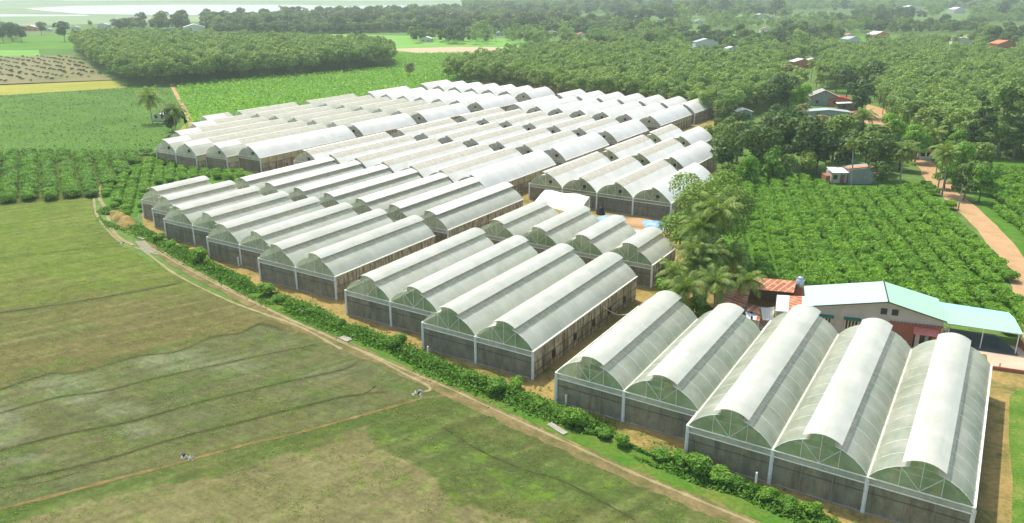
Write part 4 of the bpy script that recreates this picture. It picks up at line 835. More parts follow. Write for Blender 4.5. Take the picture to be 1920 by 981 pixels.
tree(VIL[1],(P(318,248)[0],P(318,248)[1],0),.5,'small dark tree between the hut and the stepped gables','tree',None,'lone_tree')
palm(322,246,6.0,'lower palm close to the darker one',gp,1,1.1)
gp='coconut palms beside the sheds'
palmc(1262,505,6.5,'coconut palm hanging over the side wall of the short four-bay greenhouse',gp,1,1.05)
palmc(1375,480,6.8,'coconut palm at the orchard side of the group by the sheds',gp,2,1.1)
palmc(1318,432,10.5,'coconut palm crown overlapping the lower half of the big round tree',gp,0,1.2)
# far coconut groves read as single palms on the skyline
fpn=[(1010,80),(1025,84),(1040,80),(1055,86),(1070,82),(1085,88),(1100,84),(960,78),(975,80),(1120,90),(1140,86),(1165,90),(930,74),(905,72),(1185,95),(1205,90),(1225,96),(1520,150),(1530,160),(1545,156),(1625,85),(1640,88),(1655,90),(1775,90),(1790,92),(1060,78),(1000,76),(890,70),(876,68),(1480,90),(1500,96)]
for i,(u,v) in enumerate(fpn): palm(u,v+4,8.5,'small distant coconut palm of the hazy grove beyond the cassava field','distant coconut palms',i%3,1.25,name='distant_palm')
# lone far trees, each its own
for (u,v,k,s,lb) in [(305,34,1,2.2,'tallest dark tree on the lake shore'),(330,38,1,2.0,'pointed dark tree beside the tallest one on the lake shore'),(555,25,1,1.6,'single rounded tree above the dark wood by the lake'),(666,75,1,1.6,'dark round tree at the end of the far rubber wood'),(118,57,1,2.0,'dark tree by the far left cottages'),(550,64,4,1.2,'small light tree on the far meadow'),(537,67,4,.8,'tiny bush-like tree beside the light one'),(770,60,4,1.4,'pale tree in front of the dark far wood'),(788,57,4,1.5,'taller pale tree in front of the dark far wood'),(815,62,2,1.6,'tree beside the tiny white far house'),(840,64,0,1.7,'spreading pale tree near the tiny white far house'),(170,44,2,1.2,'small tree by the pale block house'),(76,52,1,1.5,'tree left of the cottages near the lake'),(20,58,1,1.9,'big tree at the far left edge'),(38,62,1,1.6,'second big tree at the far left edge'),(2,60,1,1.9,'cut off tree at the far left edge')]:
    H=(8.0,8.5,6.0,7.0,7.5)[k]*s; tree(VIL[k],T(u,v,H),s,lb,'tree','lone trees of the plain','distant_tree')
vc=[]
for g in COL.objects:
    if g.name in('village_tree','village_tree.001'): vc+=[c_ for c_ in g.children if c_.name.startswith('crown')]
gn_mass('distant_woods',FP,FK,np.stack([FS,FS,FS],1),FRNG.uniform(0,6.28,len(FP)),CR+vc,'hazy mixed woods and groves spreading to the skyline','wood')
# seedlings in the ploughed plot
pb=[bushmesh('seedling_bush',s,2.4,1.5,120,.3,'leaf_dark',k=5) for s in (71,)]
field_bushes('seedling_bush',pl,pb,'small dark bush in a row of the brown ploughed plot','bushes of the ploughed plot','farther bushes of the ploughed plot','seedling_rows','bush',sc=(.6,1.1))
def cassava():
    rng=np.random.default_rng(77); poly=[(328,164),(420,152),(600,137),(740,126),(738,104),(850,100),(1000,96),(1080,100),(950,140),(850,155),(690,188),(440,222),(362,255)]
    p=scatter_rows(poly,.5,1.9,1.9,seed=78,jit=1.0); n=len(p); q=np.repeat(p,3,0)+rng.normal(0,.6,(n*3,2)); C_=np.stack([q[:,0],q[:,1],rng.uniform(.3,1.3,n*3)],1); N=rng.normal(size=C_.shape)*.6+np.array([0,0,1]); N/=np.linalg.norm(N,axis=1)[:,None]
    V,F=leafquads(C_,N,rng.uniform(.3,.55,n*3),rng,.8); o=obj('cassava_crop',npmesh('cassava_crop',V,F,['leaf_field'])); tag(o,'dense bright green cassava crop behind the greenhouses','crop',kind='stuff'); print('cassava',n)
    poly=[(-30,182),(0,180),(240,166),(318,164),(345,228),(312,262),(284,288),(0,292),(-30,300)]
    p=scatter_rows(poly,math.atan2(.95,-.3),1.6,1.3,seed=79,jit=.5); n=len(p); q=np.repeat(p,2,0)+rng.normal(0,.35,(n*2,2)); k=fbm(q[:,0]*.08,q[:,1]*.08,5)>.28; q=q[k]; C_=np.stack([q[:,0],q[:,1],rng.uniform(.1,.7,len(q))],1); N=rng.normal(size=C_.shape)*.5+np.array([0,0,1]); N/=np.linalg.norm(N,axis=1)[:,None]
    V,F=leafquads(C_,N,rng.uniform(.16,.32,len(q)),rng,.8); o=obj('leafy_crop',npmesh('leafy_crop',V,F,['leaf_crop_dull'])); tag(o,'cool green leafy crop in fine rows around the lone palms','crop',kind='stuff')
leaf_mat('leaf_crop_dull',(.11,.18,.04,1),(.20,.30,.07,1),trans=.3,rnd=.1)
cassava()
# ------------------------------------------------------------------ buildings
simple('roof_mint',lin(178,212,194),rough=.4,var=.05); simple('roof_mint2',lin(166,208,176),rough=.4,var=.06); simple('roof_cyan',lin(158,214,205),rough=.4,var=.06)
simple('wall_greige',lin(205,198,184),rough=.85,var=.08,scale=1); simple('wall_brick',lin(172,112,92),rough=.9,var=.2,scale=6); simple('trim_dark',lin(70,74,72),rough=.6)
simple('trim_green',lin(60,125,100),rough=.6); simple('window_cream',lin(215,205,185),rough=.6); simple('glass_dark',(.03,.035,.035,1),rough=.15,spec=.6); simple('awning_pink',lin(222,130,118),rough=.5,var=.15,scale=2)
simple('white_tin',lin(225,228,228),rough=.45,var=.06); simple('grey_tin',lin(170,180,182),rough=.5,var=.12); simple('roof_red',lin(205,60,66),rough=.5,var=.12); simple('wall_grey',lin(160,164,156),rough=.9,var=.2,scale=1.5)
simple('wall_white',lin(215,212,200),rough=.8,var=.08); simple('wall_orange',lin(215,130,90),rough=.8,var=.1); simple('tank_steel',lin(200,215,225),rough=.25,metal=.6,var=.05); simple('tank_green',lin(40,140,80),rough=.4); simple('door_blue',(.10,.25,.35,1)); simple('timber',(.22,.16,.10,1),rough=.9,var=.3)
def rust(name,rot):
    m,n,l,b=newmat(name); v=coords(n,l,kind='obj',rot=rot)
    w=n.new('ShaderNodeTexWave'); w.wave_type='BANDS'; w.bands_direction='X'; l.new(v,w.inputs['Vector']); w.inputs['Scale'].default_value=.38; w.inputs['Distortion'].default_value=.4
    base_=ramp(n,l,noise(n,l,v,1.1,7,.7),[(.25,lin(140,78,52)),(.5,lin(178,104,70)),(.68,lin(214,160,120)),(.80,lin(220,205,190))])
    col=mixc(n,l,ramp(n,l,w.outputs['Fac'],[(.86,(0,0,0,1)),(.93,(.7,.7,.7,1))]),base_,lin(226,190,160))
    l.new(col,b.inputs['Base Color']); b.inputs['Roughness'].default_value=.85
    bp=n.new('ShaderNodeBump'); w2=n.new('ShaderNodeTexWave'); w2.bands_direction='X'; l.new(v,w2.inputs['Vector']); w2.inputs['Scale'].default_value=2.2; bp.inputs['Strength'].default_value=.6; bp.inputs['Distance'].default_value=.05; l.new(w2.outputs['Fac'],bp.inputs['Height']); l.new(bp.outputs[0],b.inputs['Normal'])
rust('rust_tin',R(13)); rust('rust_tin_across',R(103))
def lerp(a,b_,t): return tuple(a[i]+(b_[i]-a[i])*t for i in range(3))
def off(p,dx=0,dy=0,dz=0): return (p[0]+dx,p[1]+dy,p[2]+dz)
def wallquad(b,a,b_,h0,h1,z0=-.05,t=.15):
    d=Vector((b_[0]-a[0],b_[1]-a[1],0)).normalized(); nn=(-d.y*t,d.x*t)
    vs=[(a[0],a[1],z0),(b_[0],b_[1],z0),(b_[0]+nn[0],b_[1]+nn[1],z0),(a[0]+nn[0],a[1]+nn[1],z0),(a[0],a[1],h0),(b_[0],b_[1],h1),(b_[0]+nn[0],b_[1]+nn[1],h1),(a[0]+nn[0],a[1]+nn[1],h0)]
    return b.add(vs,[(0,3,2,1),(4,5,6,7),(0,1,5,4),(1,2,6,5),(2,3,7,6),(3,0,4,7)])
def house():
    D=P(1516,573,4.05);F_=P(1771,600,4.05);A=P(1511,538,4.05);E_=P(1754,560,4.05);Cc=P(1667,564,6.0);Bb=P(1656,529.5,6.0)
    org=(D[0]+7,D[1]+3,0); g=empty('farm_house',org,0,'grey walled farmhouse with mint green metal roof and pink door awning','house')
    b=MB(); b.thick(off(D,-.3,-.3,-.02),off(Cc,0,-.4,.03),off(Bb,0,.4,.03),off(A,-.3,.3,-.02),.08); b.build('roof','roof_mint',g,org); ro=b
    b=MB(); b.thick(off(Cc,.02,-.4,.02),off(F_,.35,-.3,-.05),off(E_,.35,.3,-.05),off(Bb,.02,.4,.02),.08); b.build('roof','roof_mint2',g,org)
    b=MB(); b.tube(off(Cc,0,-.42,.06),off(Bb,0,.42,.06),.09,6); b.build('ridge_cap','trim_dark',g,org)
    b=MB(); b.tube(off(D,-.3,-.36,-.1),off(Cc,0,-.45,-.04),.07,4); b.tube(off(Cc,0,-.45,-.04),off(F_,.35,-.36,-.13),.07,4); b.build('fascia','trim_dark',g,org)
    # walls
    w=MB(); m_=(Cc[0],D[1]+(F_[1]-D[1])*(Cc[0]-D[0])/(F_[0]-D[0]))
    wallquad(w,D,m_,3.95,5.85); wallquad(w,m_,F_,5.85,3.95); wallquad(w,F_,E_,3.95,3.95); wallquad(w,A,D,3.95,3.95); m2=(Bb[0],A[1]+(E_[1]-A[1])*(Bb[0]-A[0])/(E_[0]-A[0])); wallquad(w,E_,m2,3.95,5.8); wallquad(w,m2,A,5.8,3.95)
    wo=w.build('wall','wall_greige',g,org)
    L=Vector((F_[0]-D[0],F_[1]-D[1],0)); ln=L.length; L.normalize(); Nn=Vector((L.y,-L.x,0)); a0=Vector((D[0],D[1],0))
    def fp(s,z,o=0.): q=a0+L*s+Nn*o; return (q.x,q.y,z)
    def fbox(b,s0,s1,z0,z1,o0,o1):
        vs=[fp(s0,z0,o0),fp(s1,z0,o0),fp(s1,z0,o1),fp(s0,z0,o1),fp(s0,z1,o0),fp(s1,z1,o0),fp(s1,z1,o1),fp(s0,z1,o1)]; b.add(vs,[(0,1,2,3),(7,6,5,4),(4,5,1,0),(5,6,2,1),(6,7,3,2),(7,4,0,3)]); return b
    for s in (1.3,4.55):
        b=MB(); fbox(b,s,s+1.75,1.3,2.75,.02,.07); wn=b.build('window','window_cream',g,org)
        b=MB(); 
        for k in range(4): fbox(b,s+.18+k*.38,s+.40+k*.38,1.42,2.63,.075,.085)
        b.build('window_pane','glass_dark',wn,org)
        b=MB(); b.thick(fp(s-.15,3.05,0.02),fp(s+1.9,3.05,.02),fp(s+1.9,2.85,.55),fp(s-.15,2.85,.55),.05); b.build('window_awning','trim_green',wn,org)
    for s in (8.6,9.9):
        b=MB(); fbox(b,s,s+.75,3.95,4.75,.02,.06); wn=b.build('vent_window','trim_dark',g,org)
    b=MB()
    for s in (3.55,6.9,9.45): fbox(b,s,s+.16,0,3.9,.01,.09)
    b.build('pilaster','wall_greige',g,org)
    b=MB(); fbox(b,9.9,ln-.15,0,3.0,.02,.10); b.build('brick_panel','wall_brick',g,org)
    b=MB(); q=9.8
    while q<ln-.2: fbox(b,q,q+.28,3.02,3.18,.02,.30); q+=.42
    b.build('canopy_edge','wall_brick',g,org)
    b=MB(); b.thick(fp(12.6,2.75,.12),fp(15.5,2.7,.12),fp(15.5,2.15,1.15),fp(12.6,2.2,1.15),.05); b.build('door_awning','awning_pink',g,org)
    b=MB(); fbox(b,12.8,14.9,0,2.1,.11,.14); dr=b.build('doorway','glass_dark',g,org)
    b=MB(); fbox(b,13.0,13.5,0,2.0,.15,.19); b.build('door_leaf','window_cream',dr,org); b=MB(); fbox(b,14.1,14.5,.0,1.9,.15,.19); b.build('door_leaf','grey_tin',dr,org)
    b=MB(); b.tube(fp(15.2,0,.9),fp(15.2,2.2,1.0),.05,6); b.build('awning_post','steel_white',g,org)
house()
def carport():
    a=P(1760,566,3.1);b_=P(1891,586,3.1);c_=P(1919,627,2.75);d=P(1773,606,2.75); m1=lerp(a,d,.42); m2=lerp(b_,c_,.38); m1=off(m1,0,0,.35); m2=off(m2,0,0,.35)
    org=(a[0]+4,a[1]-3,0); g=empty('carport',org,0,'open carport with cyan and green metal roof on thin posts beside the house','carport')
    b=MB(); b.thick(m1,m2,b_,a,.06); b.build('roof','roof_cyan',g,org); b=MB(); b.thick(d,c_,off(m2,0,-.01,-.004),off(m1,0,-.01,-.004),.06); b.build('roof','roof_mint2',g,org)
    for q in (lerp(d,c_,.06),lerp(d,c_,.5),lerp(d,c_,.95),lerp(a,b_,.05),lerp(a,b_,.5),lerp(a,b_,.95)):
        b=MB(); b.tube((q[0],q[1],0),(q[0],q[1],q[2]-.08),.06,6); b.build('post','steel_white',g,org)
    b=MB(); b.tube(off(d,0,.1,-.12),off(c_,0,.1,-.12),.05,5); b.build('beam','steel_white',g,org)
    b=MB(); b.tube(off(a,0,-.1,-.12),off(b_,0,-.1,-.12),.05,5); b.build('beam','steel_white',g,org)
    s=MB(); q=[P(1765,615),P(1866,628),P(1905,660),P(1910,668),P(1790,652)]; s.slab([(p[0],p[1]) for p in q],-.05,.05); o=s.build('carport_floor','dark_floor',None,(0,0,0)); o['kind']='structure'; o.location=(0,0,0)
    w=MB(); wallquad(w,P(1905,640),P(1925,668),.9,.9); o=w.build('low_wall','wall_brick'); o.location=(0,0,0); tag(o,'low brown wall closing the open carport','wall')
carport()
def lowwall():
    w=MB(); a=P(1852,692);b_=P(2060,722); wallquad(w,a,b_,.45,.45,t=.2); o=w.build('kerb_wall','wall_brick'); o.location=(0,0,0); tag(o,'low dark brown wall along the pale concrete yard','wall')
lowwall()
def shed(name,label,cs,h,hf,rmat,wmat,open_=False,extra=None):
    """cs: four roof corners (back-left, back-right, front-right, front-left) in the plan picture at height h (back) and hf (front)"""
    q=[P(cs[0][0],cs[0][1],h),P(cs[1][0],cs[1][1],h),P(cs[2][0],cs[2][1],hf),P(cs[3][0],cs[3][1],hf)]; org=(sum(p[0] for p in q)/4,sum(p[1] for p in q)/4,0)
    g=empty(name,org,0,label,'shed' if 'shed' in name else 'hut')
    if isinstance(rmat,str): b=MB(); b.thick(q[3],q[2],q[1],q[0],.05); b.build('roof',rmat,g,org)
    else:
        t0=0
        for (t1,mm) in rmat:
            e=.003; b=MB(); b.thick(lerp(q[3],q[2],t0),lerp(q[3],q[2],t1-e),lerp(q[0],q[1],t1-e),lerp(q[0],q[1],t0),.05); b.build('roof',mm,g,org); t0=t1
    i_=[lerp(q[k],(org[0],org[1],q[k][2]),.07) for k in range(4)]
    if not open_:
        w=MB(); wallquad(w,i_[3],i_[2],i_[3][2]-.08,i_[2][2]-.08); wallquad(w,i_[2],i_[1],i_[2][2]-.08,i_[1][2]-.08); wallquad(w,i_[1],i_[0],i_[1][2]-.08,i_[0][2]-.08); wallquad(w,i_[0],i_[3],i_[0][2]-.08,i_[3][2]-.08); w.build('wall',wmat,g,org)
        w=MB(); mm=lerp(i_[3],i_[2],.3); m3=lerp(i_[3],i_[2],.48); d=Vector((m3[1]-mm[1],-(m3[0]-mm[0]),0)).normalized()*.04; a=off(mm,d.x,d.y); c_=off(m3,d.x,d.y); wallquad(w,c_,a,1.9,1.9,z0=0,t=.03); w.build('door','glass_dark',g,org)
    else:
        w=MB(); wallquad(w,i_[1],i_[0],h-.1,h-.1); w.build('back_wall',wmat,g,org)
        for p in (i_[3],i_[2],lerp(i_[3],i_[2],.35),lerp(i_[3],i_[2],.68)):
            w=MB(); w.tube((p[0],p[1],0),(p[0],p[1],p[2]-.05),.07,6); w.build('post','timber',g,org)
    return g
shed('open_shed','long open shed with rusty striped tin roof behind the coconut palms',[(1381,517),(1494,527),(1488,549),(1395,540)],3.2,2.7,'rust_tin','timber',True)
shed('rust_shed','squarer shed with orange rusty tin roof partly under a palm',[(1345,545),(1406,547),(1398,575),(1336,577)],2.6,2.2,'rust_tin_across','wall_grey')
shed('tin_shed','shed with half white half rusty roof beside the mint-roofed house',[(1457,553),(1513,556),(1512,586),(1454,583)],2.9,2.6,[(.42,'white_tin'),(.84,'rust_tin_across'),(1.0,'white_tin')],'wall_grey')
shed('small_rust_shed','little lean-to shed with patched rusty roof before the open shed',[(1404,570),(1425,575),(1424,588),(1400,582)],2.1,1.9,'rust_tin','wall_grey')
shed('awning_shed','low shed with white sheet roof corner next to the patched lean-to',[(1397,583),(1427,588),(1424,602),(1400,597)],1.6,1.5,[(.75,'white_tin'),(1.0,'rust_tin')],'wall_white')
def cloth():
    b=MB(); q=[P(1426,576,1.9),P(1453,575,1.9),P(1450,598,1.0),P(1430,600,1.0)]
    b.grid(lambda i,j:off(lerp(lerp(q[0],q[1],i),lerp(q[3],q[2],i),j),0,0,-.35*math.sin(math.pi*i)*math.sin(math.pi*(j*.8+.1))),8,8); o=b.build('cloth_sheet','white_tin',None,q[3],True); tag(o,'sagging pale cloth sheet hung between the patched lean-to and tin shed','sheet')
    o.data.materials.clear(); o.data.materials.append(MATS['gutter_pale'])
cloth()
def tanks():
    p=P(1499,538,2.6); x,y=p[0],p[1]; g=empty('water_tank',(x,y,0),0,'shiny steel water tank on a brown stand by the open shed','tank'); org=(x,y,0)
    b=MB(); b.box(x-.6,y-.6,-.05,x+.6,y+.6,2.5); b.build('stand','wall_brick',g,org); b=MB(); b.tube((x,y,2.5),(x,y,3.9),.6,14,.6); b.tube((x,y,3.9),(x,y,4.15),.6,14,.2); b.build('tank','tank_steel',g,org,True)
    b=MB(); b.tube((x+.5,y-.3,.3),(x+.5,y-.3,2.6),.05,5); b.build('pipe','steel_white',g,org)
    x,y=P(1508,556,0)[:2]; g=empty('green_tank',(x,y,0),0,'dark green plastic drum below the steel water tank','tank'); org=(x,y,0)
    b=MB(); b.tube((x,y,0),(x,y,1.3),.75,14); b.tube((x,y,1.3),(x,y,1.6),.75,14,.3); b.build('drum','tank_green',g,org,True); b=MB(); b.tube((x,y,1.6),(x,y,1.72),.25,10); b.build('lid','black_plastic',g,org)
tanks()
def cottage():
    A=P(1560,345);B_=P(1588,346); C_=P(1590,346); Dd=P(1634,345)
    org=(A[0],A[1],0); g=empty('cottage',org,0,'grey plastered cottage with orange tile edge and white porch roof at the orchard','house')
    ux=Vector((Dd[0]-A[0],Dd[1]-A[1],0)).normalized(); uy=Vector((-ux.y,ux.x,0)); a0=Vector((A[0],A[1],0)); L=(Vector((Dd[0],Dd[1],0))-a0).length
    q=lambda s,t,z:tuple(a0+ux*s+uy*t+Vector((0,0,z)))
    def bx(b,s0,s1,t0,t1,z0,z1,z1b=None):
        z1b=z1 if z1b is None else z1b; b.add([q(s0,t0,z0),q(s1,t0,z0),q(s1,t1,z0),q(s0,t1,z0),q(s0,t0,z1),q(s1,t0,z1b),q(s1,t1,z1b),q(s0,t1,z1)],[(0,3,2,1),(4,5,6,7),(0,1,5,4),(1,2,6,5),(2,3,7,6),(3,0,4,7)]); return b
    s1=L*.40
    bx(MB(),s1,L,0,4.5,-.05,3.3,3.9).build('wall','wall_grey',g,org); bx(MB(),s1-.2,L+.2,-.2,4.8,3.42,3.5).build('roof','rust_tin_across',g,org) if 0 else None
    b=MB(); b.thick(q(s1-.15,.3,3.55),q(L+.1,.3,4.1),q(L+.1,5,3.6),q(s1-.15,5,3.1),.08); b.build('roof','wall_orange',g,org)
    bx(MB(),0,s1-.05,.8,4.2,-.05,2.5).build('porch_wall','wall_white',g,org); b=MB(); b.thick(q(-.3,-.3,2.7),q(s1-.2,-.3,2.7),q(s1-.2,3.6,3.2),q(-.3,3.6,3.2),.07); b.build('porch_roof','white_tin',g,org)
    for s in (0.05,s1*.5,s1-.3): b=MB(); bx(b,s,s+.12,-.1,.02,0,2.65); b.build('porch_post','timber',g,org)
    b=MB(); bx(b,s1*.5+.2,s1*.5+1.2,.74,.79,0,2.0); b.build('door','wall_brick',g,org)
    b=MB(); bx(b,s1*.1,s1*.1+1.0,.74,.79,.9,1.9); b.build('window','glass_dark',g,org)
    bx(MB(),L+.15,L+2.6,1,4.5,-.05,2.3).build('annex','wall_grey',g,org); b=MB(); b.thick(q(L+.12,.6,2.4),q(L+2.9,.6,2.3),q(L+2.9,4.8,2.7),q(L+.12,4.8,2.8),.06); b.build('annex_roof','wall_orange',g,org)
    bx(MB(),-1.5,-.5,.2,3,-.05,1.9).build('side_lean_to','wall_brick',g,org)
cottage()
def gable_house(name,label,u,v,w,d,h,hr,ang,rm,wm,cat='house',edge=None,group=None,windows=2):
    x,y,_=P(u,v); org=(x,y,0); g=empty(name,org,ang,label,cat,group)
    b=MB(); b.box(-w/2,-d/2,-.1,w/2,d/2,h); b.add([(-w/2,-d/2,h),(w/2,-d/2,h),(0,-d/2,hr-.05)],[(0,1,2)]); b.add([(-w/2,d/2,h),(w/2,d/2,h),(0,d/2,hr-.05)],[(2,1,0)]); b.build('wall',wm,g,(0,0,0))
    ee=.4; s=(hr-h)/(w/2)
    for sg in (-1,1):
        b=MB(); a=(sg*(w/2+ee),-d/2-ee,h-ee*s+.05); b2=(sg*.01,-d/2-ee,hr+.05); c_=(sg*.01,d/2+ee,hr+.05); e=(sg*(w/2+ee),d/2+ee,h-ee*s+.05)
        b.thick(*( (a,b2,c_,e) if sg<0 else (b2,a,e,c_)),.07); b.build('roof',rm,g,(0,0,0))
    if edge:
        b=MB(); b.tube((-w/2-ee,-d/2-ee-.05,h-ee*s),(0,-d/2-ee-.05,hr+.1),.14,4); b.tube((0,-d/2-ee-.05,hr+.1),(w/2+ee,-d/2-ee-.05,h-ee*s),.14,4); b.build('roof_edge',edge,g,(0,0,0))
    for k in range(windows):
        b=MB(); xx=-w/2+w*(k+.5)/windows; b.box(xx-.5,-d/2-.06,.9,xx+.5,-d/2-.01,2.0); b.build('window','glass_dark',g,(0,0,0))
    return g
gable_house('red_trimmed_house','grey gabled house with bright red roof edge in front of the rubber wood',1541,196,10,8,3.6,5.8,R(20),'wall_grey','wall_grey',edge='roof_red')
gable_house('red_roof_house','low house with red roof slope joined to the grey gabled one',1572,198,8,5,2.6,3.6,R(20),'roof_red','wall_orange')
gable_house('long_barn','long low barn with pale grey roof below the red-edged house',1550,222,14,5,2.6,3.3,R(22),'grey_tin','wall_grey')
gable_house('white_canopy_hut','hut with narrow white roof right of the long barn',1592,206,9,3,2.4,2.7,R(22),'white_tin','timber')
gable_house('small_tin_hut','hut with pale curved tin roof at the wood edge behind the last greenhouse',1393,222,5,4,2.6,3.4,R(30),'white_tin','wall_grey')
gable_house('blue_sheet_hut','hut with blue plastic wall half hidden by the village trees',1433,262,5,3,2.6,3.2,R(10),'white_tin','tarp_blue')
gable_house('brick_hut','little hut with red brick wall beside the orange yard',1610,222,5,3,2.0,2.6,R(22),'rust_tin','wall_brick')
gable_house('roadside_hut','tiny hut with terracotta roof left of the road bend',1733,298,3,2.5,2.2,2.9,R(15),'wall_orange','wall_white')
gable_house('white_hut','small white roofed hut between the two lone palms',304,226,4.5,3,2,2.6,R(25),'white_tin','wall_white')
for (u,v,w,rm,wm,lb) in fh:
    w*=.78
    gable_house('distant_house',lb,u,v+3,w,w*.55,w*.22+1.2,w*.22+1.2+w*.14,R(20+((u*7)%40)),rm,wm,group='houses of the plain',windows=3 if w>12 else 2)
# ------------------------------------------------------------------ farm bits
def arch_store():
    q=[P(1000,381,4.3),P(1022,361,4.9),P(1106,373,4.9),P(1083,402,4.0)]; o0=P(1045,402); org=(o0[0],o0[1],0)
    g=empty('storage_canopy',org,0,'white sheeted canopy roof at the end of the short four-bay greenhouse','canopy')
    b=MB(); b.grid(lambda i,j:off(lerp(lerp(q[0],q[3],i),lerp(q[1],q[2],i),j),0,0,.9*math.sin(math.pi*.5*j)*(.6)+.12*math.sin(i*11)*j),14,8); b.build('roof_sheet','film_white',g,org,True)
    for p in q: 
        b=MB(); b.tube((p[0],p[1],0),(p[0],p[1],p[2]+.1),.06,6); b.build('post','steel_white',g,org)
    b=MB(); e=q[2]; f=q[3]; b.quad((f[0],f[1],1.2),(e[0],e[1],1.2),(e[0],e[1],e[2]+.5),(f[0],f[1],f[2])); b.build('side_sheet','film_gable_pale',g,org)
arch_store()
def heap(name,label,u,v,rx,ry,h,mat,seed,ang=0,cat='tarpaulin'):
    x,y,_=P(u,v); r=random.Random(seed); ph=[r.uniform(0,6) for _ in range(6)]
    def f(i,j):
        a=2*math.pi*i; rr=j*(1+.12*math.sin(3*a+ph[0])+.08*math.sin(5*a+ph[1])); z=h*(1-j**2.2)*(1+.12*math.sin(2*a+ph[2])*j)+.02+.05*math.sin(9*a+ph[3])*j*(1-j)
        X=rx*rr*math.cos(a);Y=ry*rr*math.sin(a); return (X*math.cos(ang)-Y*math.sin(ang),X*math.sin(ang)+Y*math.cos(ang),max(z,.012))
    b=MB(); b.grid(f,26,8); o=b.build(name,mat,None,(0,0,0),True); o.location=(x,y,.02); tag(o,label,cat); return o
heap('tarpaulin','blue tarpaulin over a low heap next to the storage canopy',1143,413,3.0,1.6,.9,'tarp_blue',1,R(15)); heap('tarpaulin','larger blue tarpaulin over a heap near the small light green tree',1228,426,3.2,2.0,1.2,'tarp_blue',2,R(-5))
heap('white_sack_pile','white sacks piled beside the larger blue tarpaulin',1254,432,1.6,1.1,.5,'white_bag',3,0,'sacks'); heap('white_sack_pile','small white sacks at the end of the smaller blue tarpaulin',1166,409,.7,.5,.5,'white_bag',4,0,'sacks')
heap('sand_heap','low heap of orange sand between the blue tarpaulins',1188,422,3.6,1.8,.5,'orange_dirt',5,R(10),'sand heap')
heap('black_bin_heap','black covered machine beside the corner of the white canopy',1126,402,.9,.8,1.5,'black_plastic',6,0,'machine')
def drying():
    b=MB(); q=[P(1150,425,.3),P(1202,432,.3),P(1175,462,.3),P(1128,450,.3)]; b.grid(lambda i,j:off(lerp(lerp(q[0],q[1],i),lerp(q[3],q[2],i),j),0,0,.1*math.sin(i*7+j*5)),8,8); o=b.build('white_sheet','film_white',None,(0,0,0),True); o.location=(0,0,0); tag(o,'white plastic sheet spread between the short four-bay greenhouse and the sand','sheet')
drying()
def stake(u,v,h,label,t=.09,name='concrete_post'):
    x,y,_=P(u,v); b=MB(); b.box(-t,-t,-.1,t,t,h); b.add([(-t,-t,h),(t,-t,h),(t,t,h),(-t,t,h),(0,0,h+.08)],[(0,1,4),(1,2,4),(2,3,4),(3,0,4)]); o=b.build(name,'gutter_pale',None,(0,0,0)); o.location=(x,y,0); tag(o,label,'post','concrete posts along the hedge')
stake(1061,762,1.4,'short white concrete post near the first bay of the nearest greenhouse'); stake(1415,922,2.0,'slim white concrete post standing in the hedge before the fourth bay'); stake(803,672,1.6,'thin concrete post before the four-bay greenhouse'); stake(448,500,1.6,'thin concrete post before the stepped greenhouse'); stake(263,420,1.8,'thin concrete post beside the earth bank'); stake(1873,693,.9,'dark short post on the low wall of the yard')
def pole(u,v,h,label):
    x,y,_=P(u,v); g=empty('utility_pole',(x,y,0),.4,label,'utility pole','poles by the village'); b=MB(); b.tube((0,0,-.2),(0,0,h),.16,8,.10); b.build('pole','concrete',g,(0,0,0)); b=MB(); b.box(-.8,-.06,h-.6,.8,.06,h-.48); b.build('crossarm','timber',g,(0,0,0))
pole(1345,224,9,'grey pole standing behind the corner of the last white greenhouse'); pole(1753,335,6.5,'pole beside the orange road in front of the close palms'); pole(1796,396,5.5,'thin pole on the orchard side of the road where it widens')
# field litter
def litter(u,v,label,seed,n=7,sp=.8,name='litter_pile'):
    x,y,_=P(u,v); g=empty(name,(x,y,0),0,label,'rubbish pile'); r=random.Random(seed)
    for i in range(n):
        b=MB(); px,py=r.uniform(-sp,sp),r.uniform(-sp*.6,sp*.6); s=r.uniform(.10,.24); a=r.random()*6
        b.grid(lambda i_,j_:(px+s*math.cos(a)*(i_-.5)*2-s*.5*math.sin(a)*(j_-.5)*2,py+s*math.sin(a)*(i_-.5)*2+s*.5*math.cos(a)*(j_-.5)*2,.04+.28*math.sin(math.pi*i_)*math.sin(math.pi*j_)),6,6)
        b.build('sack','white_bag',g,(0,0,0),True)
    b=MB(); b.tube((-.45,.25,.0),(-.45,.25,.22),.22,10); b.build('pump_housing','black_plastic',g,(0,0,0))
litter(790,741,'heap of white sacks with a dark pump at the track corner of the fallow field',1,8,.9); litter(345,859,'white scraps and a dark hole cover on the low field dike',2,5,.9); litter(231,458,'small pump with a white cover at the gravel patch',3,3,.5)
def slabp(u,v,w,d,label,ang=0):
    x,y,_=P(u,v); b=MB(); b.box(-w,-d,-.05,w,d,.09); o=b.build('concrete_slab','concrete',None,(0,0,0)); o.location=(x,y,.03); o.rotation_euler=(0,0,ang); tag(o,label,'slab','concrete slabs along the verge')
slabp(648,636,.9,.5,'flat grey concrete slab on the verge before the four-bay greenhouse',R(-10)); slabp(1045,805,1.3,.35,'long narrow concrete slab on the verge near the nearest greenhouse',R(-20)); slabp(267,447,.8,.5,'small pale slab above the gravel patch')
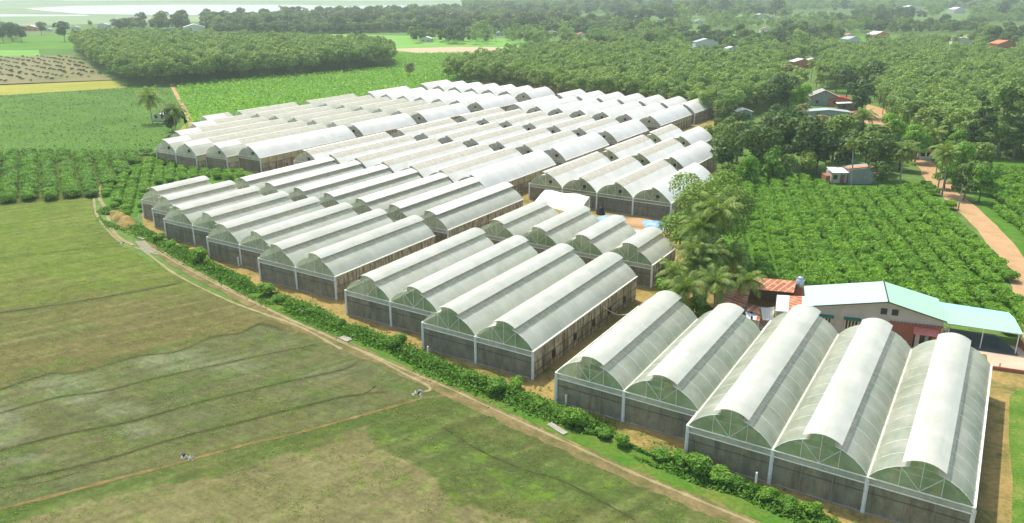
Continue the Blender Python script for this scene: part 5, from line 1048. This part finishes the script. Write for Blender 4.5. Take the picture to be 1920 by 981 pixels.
def bank():
    b=MB(); pts=[P(*q)[:2] for q in [(205,393),(225,408),(240,422),(258,436)]]
    rng=random.Random(3)
    def f(i,j):
        k=min(int(i*3),2); t=i*3-k; x=pts[k][0]+(pts[k+1][0]-pts[k][0])*t; y=pts[k][1]+(pts[k+1][1]-pts[k][1])*t
        return (x+2.6*(j-.5)+.5*math.sin(i*17),y+2.0*(j-.5)+.4*math.sin(i*23+1),.02+1.1*math.sin(math.pi*j)*math.sin(math.pi*min(1,max(0,i)))*(1+.35*math.sin(i*31+j*4)))
    b.grid(f,30,8); o=b.build('earth_bank','yard',None,(0,0,0),True); o.location=(0,0,0); tag(o,kind='structure')
bank()
def hose():
    b=MB(); a=P(1128,572,3.0); c_=P(1192,583,1.0)
    b.path([off(lerp(a,c_,t/10),0,0,-1.0*math.sin(math.pi*t/10)) for t in range(11)],.05,5); o=b.build('hanging_pipe','gutter_pale',None,(0,0,0)); o.location=(0,0,0); tag(o,'pale pipe sagging from the brown side wall towards the nearest greenhouse','pipe')
hose()
# leafy plants between palms and sheds
for (u,v,s,k,lb) in [(1252,560,1.4,0,'shrub at the foot of the yellow-tipped palm'),(1300,592,1.3,1,'banana-like shrub behind the nearest greenhouse roof, by the palms'),(1322,600,1.0,2,'low shrub between palms and the rusty sheds'),(1245,520,1.2,1,'shrub at the end wall of the short four-bay greenhouse'),(1340,520,1.6,0,'dark shrub at the orchard corner by the palms'),(1365,500,1.5,2,'shrub between the big round tree and the orchard')]:
    o=obj('palm_shrub',HB[k],None,P(u,v),0,s*1.3); tag(o,lb,'bush','shrubs under the palms')
# ------------------------------------------------------------------ haze
def haze():
    b=MB(); b.box(-9500,-250,-1.5,9500,12500,46); o=b.build('haze','concrete'); o.location=(0,0,0); o.data.materials.clear()
    m=bpy.data.materials.new('haze_air'); m.use_nodes=True; n=m.node_tree.nodes; l=m.node_tree.links; n.remove(n['Principled BSDF'])
    pv=n.new('ShaderNodeVolumePrincipled'); pv.inputs['Color'].default_value=(.86,1,.93,1); pv.inputs['Density'].default_value=.00023; pv.inputs['Anisotropy'].default_value=.2; l.new(pv.outputs[0],n['Material Output'].inputs['Volume'])
    o.data.materials.append(m); tag(o,'pale haze over the plain','haze',kind='stuff')
haze()
